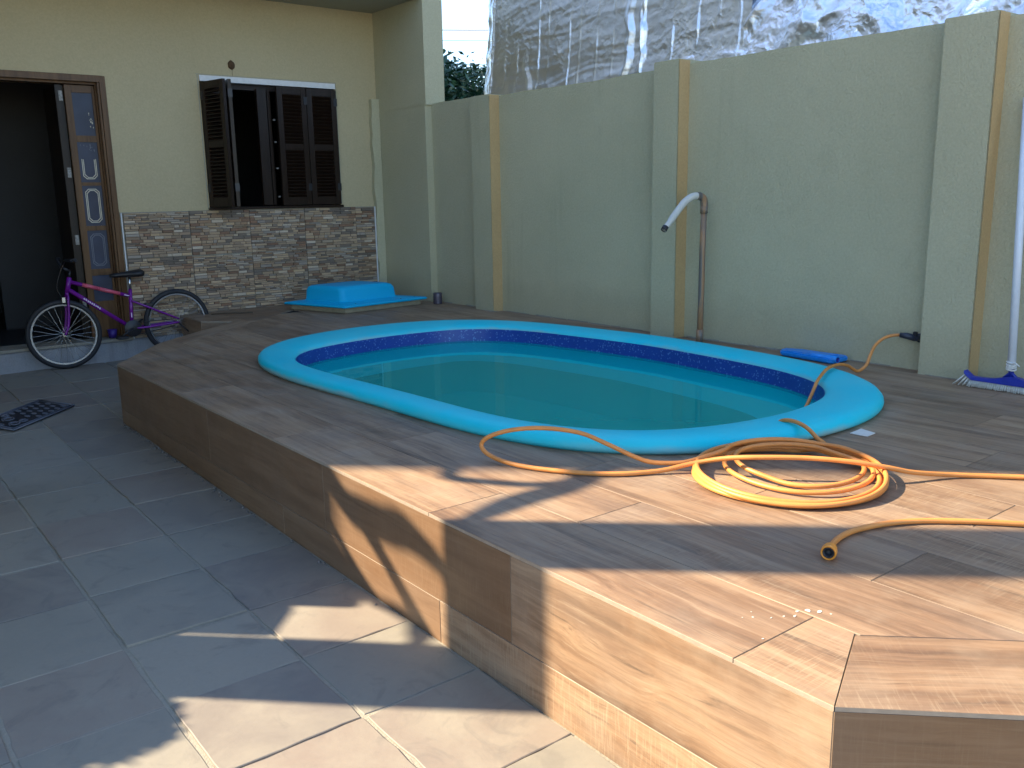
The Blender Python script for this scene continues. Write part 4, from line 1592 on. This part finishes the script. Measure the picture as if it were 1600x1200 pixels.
rel(MB().poly([mp(0, 0), mp(ML, 0), mp(ML, MW), mp(0, MW)], (0, 0, .008)).build('mat_base', M['mat'], bevel=.002), mat_)
bd = MB()
for a, b, c, d_ in ((0, 0, ML, 0), (ML, 0, ML, MW), (ML, MW, 0, MW), (0, MW, 0, 0)):
    bd.tube([mp(a, b, .009), mp(c, d_, .009)], .0055, 6)
    ins = .028
    f = lambda q, m: min(max(q, ins), m - ins)
    bd.tube([mp(f(a, ML), f(b, MW), .009), mp(f(c, ML), f(d_, MW), .009)], .003, 6)
rel(bd.build('raised_border', M['matline']), mat_)
for i in range(5):
    for j in range(4):
        u, v = .055 + i * .068 + (j % 2) * .034, .062 + j * .078
        pts = [mp(u + .017 * cos(t), v + .026 * sin(t), .0085) for t in [2 * pi * k / 12 for k in range(12)]]
        rel(MB().poly(pts, (0, 0, .003)).build('oval_stud', M['matline']), mat_)
for (u, v, r_) in ((.45, .09, .035), (.53, .10, .045), (.47, .22, .05), (.57, .26, .04), (.42, .30, .03), (.60, .17, .03)):
    pts = [mp(u + r_ * (1 - .55 * t / 20) * cos(t * .5), v + r_ * (1 - .55 * t / 20) * sin(t * .5), .0095) for t in range(20)]
    rel(MB().tube(pts, .0042, 5).build('swirl', M['matline']), mat_)

# ------------------------------------------------------------------ bicycle
BX, BY, BZ = 1.58, 8.028, -.346
bike = empty('bicycle', (BX, BY, BZ), label='purple bicycle with black saddle parked against the house doorstep', cat='bicycle')


def bp(u, z, o=0.0):
    return Vector((BX + u, BY + o + .0 * u, BZ + z))


def wheel(hu, hz, r_, turn, yo=0.0):
    c = bp(hu, hz, yo)
    d1 = Vector((cos(turn), sin(turn), 0))
    up = Vector((0, 0, 1))
    ax = d1.cross(up)

    def circ(rad, n_=48, off=0.0):
        return [c + d1 * rad * cos(a) + up * rad * sin(a) + ax * off for a in [2 * pi * k / n_ for k in range(n_)]]
    w_ = MB().tube(circ(r_ - .022), .022, 10, closed=True)
    wo = rel(w_.build('wheel', M['tyre']), bike)
    rm = MB()
    prof = [(-.012, r_ - .052), (.012, r_ - .052), (.013, r_ - .036), (-.013, r_ - .036)]
    vs = []
    n_ = 48
    for k in range(n_):
        a = 2 * pi * k / n_
        dd = d1 * cos(a) + up * sin(a)
        vs += [c + dd * pr + ax * po for po, pr in prof]
    rm.add(vs, [(k * 4 + j, k * 4 + (j + 1) % 4, ((k + 1) % n_) * 4 + (j + 1) % 4, ((k + 1) % n_) * 4 + j) for k in range(n_) for j in range(4)], 0, False)
    ro = rm.build('wheel_rim', M['rimmetal'])
    ro.parent = wo
    ro.matrix_parent_inverse = wo.matrix_world.inverted()
    sp_ = MB()
    for k in range(28):
        a = 2 * pi * k / 28
        b = a + (.5 if k % 2 else -.5)
        s_ = .022 if k % 4 < 2 else -.022
        sp_.tube([c + (d1 * cos(b) + up * sin(b)) * .018 + ax * s_, c + (d1 * cos(a) + up * sin(a)) * (r_ - .05)], .0011, 4, caps=False)
    so = sp_.build('spokes', M['chrome'])
    so.name = 'spoke'
    so['kind'] = 'stuff'
    so.parent = wo
    so.matrix_parent_inverse = wo.matrix_world.inverted()
    h_ = MB().tube([c - ax * .045, c + ax * .045], .008, 8).tube([c - ax * .026, c + ax * .026], .016, 10).build('hub', M['chrome'])
    h_.parent = wo
    h_.matrix_parent_inverse = wo.matrix_world.inverted()
    return wo


RWZ = .305
wheel(.043, .289, .288, radians(-6))
wheel(.966, RWZ, .288, 0)
fr_ = MB()
head_t, head_b = bp(.132, .752), bp(.102, .628)
st_t, st_b = bp(.597, .618), bp(.579, .287)
fr_.tube([head_b, head_t], .019, 12)
fr_.tube([bp(.128, .716), bp(.594, .560)], .0155, 12)
fr_.tube([bp(.112, .655), st_b], .0175, 12)
fr_.tube([st_t, st_b], .0155, 12)
for o_ in (-.052, .052):
    fr_.tube(catmull([bp(.595, .52, o_ * .25), bp(.70, .468, o_), bp(.966, RWZ + .03, o_)], 4), .0085, 8)
    fr_.tube(catmull([bp(.585, .287, o_ * .4), bp(.70, .288, o_ * .9), bp(.966, RWZ, o_)], 4), .009, 8)
fr_.lathe([(.019, -.035), (.021, 0), (.019, .035)], st_b, (0, 1, 0), 12)
frame = rel(fr_.build('frame', M['purple']), bike)
dc = MB()
dc.tube([bp(.128, .716) + (bp(.594, .56) - bp(.128, .716)) * .20, bp(.128, .716) + (bp(.594, .56) - bp(.128, .716)) * .46], .0166, 12, 0)
dc.tube([bp(.128, .716) + (bp(.594, .56) - bp(.128, .716)) * .46, bp(.128, .716) + (bp(.594, .56) - bp(.128, .716)) * .82], [.0164, .0158], 12, 0)
o = dc.build('pink_decal', M['pink'])
o.parent = frame
o.matrix_parent_inverse = frame.matrix_world.inverted()
dq = MB()
dn = st_b - bp(.112, .655)
# lettering on the down tube is only legible as small slanting strokes
for k in range(9):
    a = .24 + k * .030
    c = bp(.112, .655) + dn * a
    dq.box((-.005, -.0012, -.006 - (k % 3) * .001), (.004, .0012, .007 + (k % 2) * .003), mat=Matrix.Translation(c + Vector((0, -.0178, .002))) @ Matrix.Rotation(radians(-28 + (k % 3) * 14), 4, 'Y'))
o = dq.build('lettering', M['decal'])
relp = lambda q: (setattr(q, 'parent', frame), setattr(q, 'matrix_parent_inverse', frame.matrix_world.inverted()))
relp(o)
o['kind'] = 'stuff'
dq = MB()
dq.box((-.02, -.0012, -.004), (.02, .0012, .004), mat=Matrix.Translation(bp(.56, .571, -.0165)) @ Matrix.Rotation(radians(18), 4, 'Y'))
relp(dq.build('white_decal', M['decal']))
dq = MB()
dq.box((-.004, -.0012, -.02), (.004, .0012, .02), mat=Matrix.Translation(bp(.583, .40, -.0163)))
o = dq.build('white_decal', M['decal'])
o.parent = frame
o.matrix_parent_inverse = frame.matrix_world.inverted()
fk = MB()
fk.tube([head_b, bp(.098, .605)], .016, 10)
for o_ in (-.045, .045):
    fk.tube(catmull([bp(.098, .608, o_ * .6), bp(.094, .575, o_), bp(.086, .46, o_), bp(.072, .36, o_), bp(.043, .289, o_)], 4), .0105, 8)
rel(fk.build('fork', M['purple']), bike)
hb = MB()
hb.tube([head_t, bp(.139, .80)], .011, 8)
hb.tube([bp(.139, .80), bp(.085, .835)], .013, 8)
hb.tube(catmull([bp(.10, .90, -.29), bp(.072, .90, -.20), bp(.078, .86, -.07), bp(.085, .835, 0), bp(.078, .86, .04), bp(.072, .90, .09), bp(.10, .90, .12)], 5), .0105, 8)
hb.tube([bp(.13, .905, -.31), bp(.075, .90, -.20)], .0145, 8)
rel(hb.build('handlebar', M['black']), bike)
bk = MB().box((-.012, -.03, -.022), (.012, .03, .02), mat=Matrix.Translation(bp(.060, .575, -.02)))
bk.tube(catmull([bp(.05, .60, -.03), bp(.02, .68, -.05), bp(.05, .80, -.08), bp(.08, .87, -.1)], 5), .0022, 5)
rel(bk.build('brake', M['chrome']), bike)
rel(MB().box((-.03, -.03, -.01), (.02, .03, .012), mat=Matrix.Translation(bp(.735, .475))).build('brake', M['black']), bike)
st = MB()
S_ = []
prof = [(-.135, .018, .016), (-.09, .026, .024), (-.03, .036, .028), (.03, .062, .034), (.08, .085, .040), (.115, .08, .042), (.135, .05, .030)]
for (u, hw, th) in prof:
    for k in range(10):
        a = 2 * pi * k / 10
        S_.append(bp(.580 + u, .742 + .10 * (u + .13) * .35 + th * .8 * sin(a), hw * cos(a)))
n_ = 10
fs = [(i * n_ + j, i * n_ + (j + 1) % n_, (i + 1) * n_ + (j + 1) % n_, (i + 1) * n_ + j) for i in range(len(prof) - 1) for j in range(n_)]
st.add(S_, fs + [tuple(range(n_)), tuple(range((len(prof) - 1) * n_, len(prof) * n_))], 0, True)
rel(st.build('saddle', M['seat']), bike)
rel(MB().tube([st_t - Vector((0, 0, .02)), bp(.600, .738)], .0125, 10).build('seat_post', M['chrome']), bike)
cr = MB().tube([bp(.579, .287, -.045), bp(.470, .228, -.055)], [.010, .008], 8).lathe([(.001, -.002), (.07, -.002), (.072, 0), (.07, .002), (.001, .002)], bp(.579, .287, -.036), (0, 1, 0), 24)
cr.tube([bp(.579, .287, .045), bp(.688, .346, .055)], [.010, .008], 8)
rel(cr.build('crank', M['black']), bike)
rel(MB().box((-.045, -.10, -.011), (.04, -.012, .011), mat=Matrix.Translation(bp(.468, .226, -.05))).build('pedal', M['black'], bevel=.003), bike)
rel(MB().tube([bp(.62, .335, -.036), bp(.93, RWZ + .03, -.036)], .004, 5).tube([bp(.60, .228, -.036), bp(.93, RWZ - .03, -.036)], .004, 5).build('chain', M['black']), bike)
rel(MB().tube([bp(.96, RWZ - .005, -.06), bp(1.06, RWZ - .12, -.085)], .006, 6).build('kickstand', M['black']), bike)

# small purple cup on the doorstep
cup = MB().lathe([(.001, .001), (.030, .001), (.040, .072), (.037, .072), (.028, .006), (.001, .005)], (2.04, YH + .02, -.150), (0, 0, 1), 18)
tag(cup.build('cup', simple('violet_plastic', (.05, .022, .22), .4)), 'small violet plastic cup on the doorstep behind the bicycle', 'cup')

# thin dark twig lying on the deck near the rear wheel
tw = MB().tube(catmull([(2.82, 7.93, .006), (2.92, 7.88, .010), (3.05, 7.80, .008), (3.14, 7.77, .006)], 4), .005, 6)
tag(tw.build('twig', M['twig']), 'thin dark twig on the deck corner beside the rear bicycle wheel', 'twig')

# ------------------------------------------------------------------ unseen shadow casters added on the left to shape the sun patches
TE = math.tan(SUN_EL)
av = Vector((-TO_SUN.x, -TO_SUN.y)).normalized()
ub = Vector((-av.y, av.x))


def occ(u, h, v):
    """point at u across the sun, at sun-plane height h, v along the light"""
    p = av * v + ub * u
    return Vector((p.x, p.y, h - v * TE))


VP = -3.0
gw = empty('shade_wall', (-1, 3.4, gz(3)), label='unseen low wall, added to shade the left-hand paving', cat='wall')  # added out of view; its stepped top bounds the sunlit ground


def shade_panel(u0, u1, h):
    a, b = occ(u0, 0, VP), occ(u1, 0, VP)
    zt = h - VP * TE
    ax = Vector((av.x, av.y, 0)) * -.12
    pts = [(a.x, a.y, -.5), (b.x, b.y, -.5), (b.x, b.y, zt), (a.x, a.y, zt)]
    return rel(MB().poly(pts, ax).build('wall_panel', M['house'], bevel=.01), gw)


shade_panel(.2, 2.66, -1.47)
shade_panel(2.66, 2.885, -1.23)
shade_panel(2.885, 3.70, -1.06)
pp = occ(2.488, 0, VP)
post = MB()
hw = .122
c45 = [(pp + Vector((dx * hw, dy * hw, 0))) for dx, dy in ((-1, -1), (1, -1), (1, 1), (-1, 1))]
post.poly([(q.x, q.y, -.5) for q in c45], (0, 0, 4.2))
tag(post.build('shade_post', M['house'], bevel=.01), 'unseen square post, added to cast the dark band across the deck', 'post')  # added out of view to throw the wide dark band
pq = occ(2.305, 0, VP)
dp = MB().tube([(pq.x, pq.y, -.45), (pq.x, pq.y, 3.7)], .024, 12)
dp.tube([(pq.x, pq.y, 3.7), (pq.x * .4 + pp.x * .6, pq.y * .4 + pp.y * .6, 3.74)], .024, 12)
tag(dp.build('shade_pipe', M['pvc']), 'unseen thin pipe, added for the narrow shadow beside the post', 'pipe')  # added out of view to throw a thin shadow line

ca = [occ(3.18, 0, VP), occ(.0, 0, VP), occ(.0, 0, .3), occ(3.0, 0, .3)]
tag(MB().poly([(q.x, q.y, 3.72) for q in ca], (0, 0, .12)).build('shade_roof', M['soffit']), 'unseen flat roof, added to darken the left of the yard', 'roof')  # added out of view to cut the skylight from overhead
ha = [occ(-14, 0, -9.5), occ(3.6, 0, -9.5), occ(3.6, 0, -15), occ(-14, 0, -15)]
nh = MB().poly([(q.x, q.y, -.5) for q in ha], (0, 0, -1.62 + 9.5 * TE + .5))
tag(nh.build('sky_blocker', M['house']), 'unseen plain block, added to hide the low sky on the left', 'house')  # added block, its height kept just under the needed sun rays

plant = empty('dapple_plant', tuple(occ(3.45, 0, VP).xy) + (.0,), label='unseen plant with arching leaves, shaped to cast the dapples on the deck', cat='plant')  # added as a light mask, leaves follow the dark arcs between sun patches
pc = occ(3.45, 0, VP)
zt = -1.05 - VP * TE
rel(MB().lathe([(.001, 0), (.10, 0), (.14, .16), (.15, .17), (.15, .19), (.12, .19), (.11, .15), (.001, .15)], (pc.x - .05, pc.y + .05, zt - .005), (0, 0, 1), 20).build('pot', M['pot']), plant)


def strap(pts, wd):
    ps = catmull([occ(u, h, VP) for u, h in pts], 6)
    mb = MB()
    vs = []
    k = len(ps)
    for i, p in enumerate(ps):
        t = (ps[min(i + 1, k - 1)] - ps[max(i - 1, 0)]).normalized()
        s_ = Vector((av.x, av.y, 0)).cross(t).normalized()
        w_ = wd * .5 * min(1, .35 + 3 * min(i / k, 1 - i / k) + .15)
        fold = Vector((av.x, av.y, 0)) * .012
        vs += [p - s_ * w_, p + fold, p + s_ * w_, p - fold * .15]
    fs = [(i * 4 + j, i * 4 + (j + 1) % 4, i * 4 + 4 + (j + 1) % 4, i * 4 + 4 + j) for i in range(k - 1) for j in range(4)]
    mb.add(vs, fs, 0, True)
    return rel(mb.build('leaf', M['leaf'], fixn=False), plant)


strap([(3.40, -1.03), (3.32, -.86), (3.20, -.825), (3.05, -.815), (2.92, -.83), (2.80, -.86), (2.62, -.885)], .078)
strap([(3.42, -1.0), (3.34, -.84), (3.20, -.835), (3.10, -.825), (3.0, -.755), (2.90, -.675), (2.80, -.59), (2.64, -.535)], .115)
strap([(3.43, -.98), (3.38, -.55), (3.22, -.43), (3.08, -.40), (3.03, -.28), (3.01, -.16), (3.06, -.06)], .062)
strap([(3.45, -.98), (3.46, -.35), (3.28, -.03), (3.12, -.03), (2.97, -.10), (2.84, -.20), (2.64, -.31)], .11)
strap([(3.38, -1.04), (3.22, -1.03), (3.08, -1.05), (2.96, -1.04), (2.87, -.96), (2.80, -.905), (2.70, -.90)], .05)
strap([(3.44, -.98), (3.50, -.60), (3.62, -.45), (3.80, -.55)], .08)
strap([(3.46, -.98), (3.55, -.75), (3.70, -.75), (3.85, -.95)], .08)

# unseen leaf clumps added on the low wall to give its shadow a bumpy edge
tp = empty('shade_leaves', (-1, 3, 0.5), label='unseen leaf clumps, added for the bumpy shadow edge on the paving', cat='plant')
lv = MB()
for _ in range(1500):
    u = rnd.choice([rnd.gauss(2.19, .04), rnd.gauss(2.12, .05), rnd.gauss(2.15, .05), rnd.uniform(1.7, 2.1)])
    h = -1.48 + min(.13, abs(rnd.gauss(0, .075))) * (1.0 if u > 2.04 else .35)
    c = occ(u, h, VP) + Vector((rnd.gauss(-.04, .04), rnd.gauss(.02, .04), 0))
    d1 = Vector((rnd.gauss(0, 1), rnd.gauss(0, 1), rnd.gauss(0, .8))).normalized()
    d2 = Matrix.Rotation(rnd.uniform(0, 6), 3, d1) @ d1.orthogonal().normalized()
    lv.add([c - d1 * .035, c + d2 * .024, c + d1 * .035, c - d2 * .024], [(0, 1, 2, 3)])
rel(lv.build('foliage', M['leaf'], fixn=False), tp)
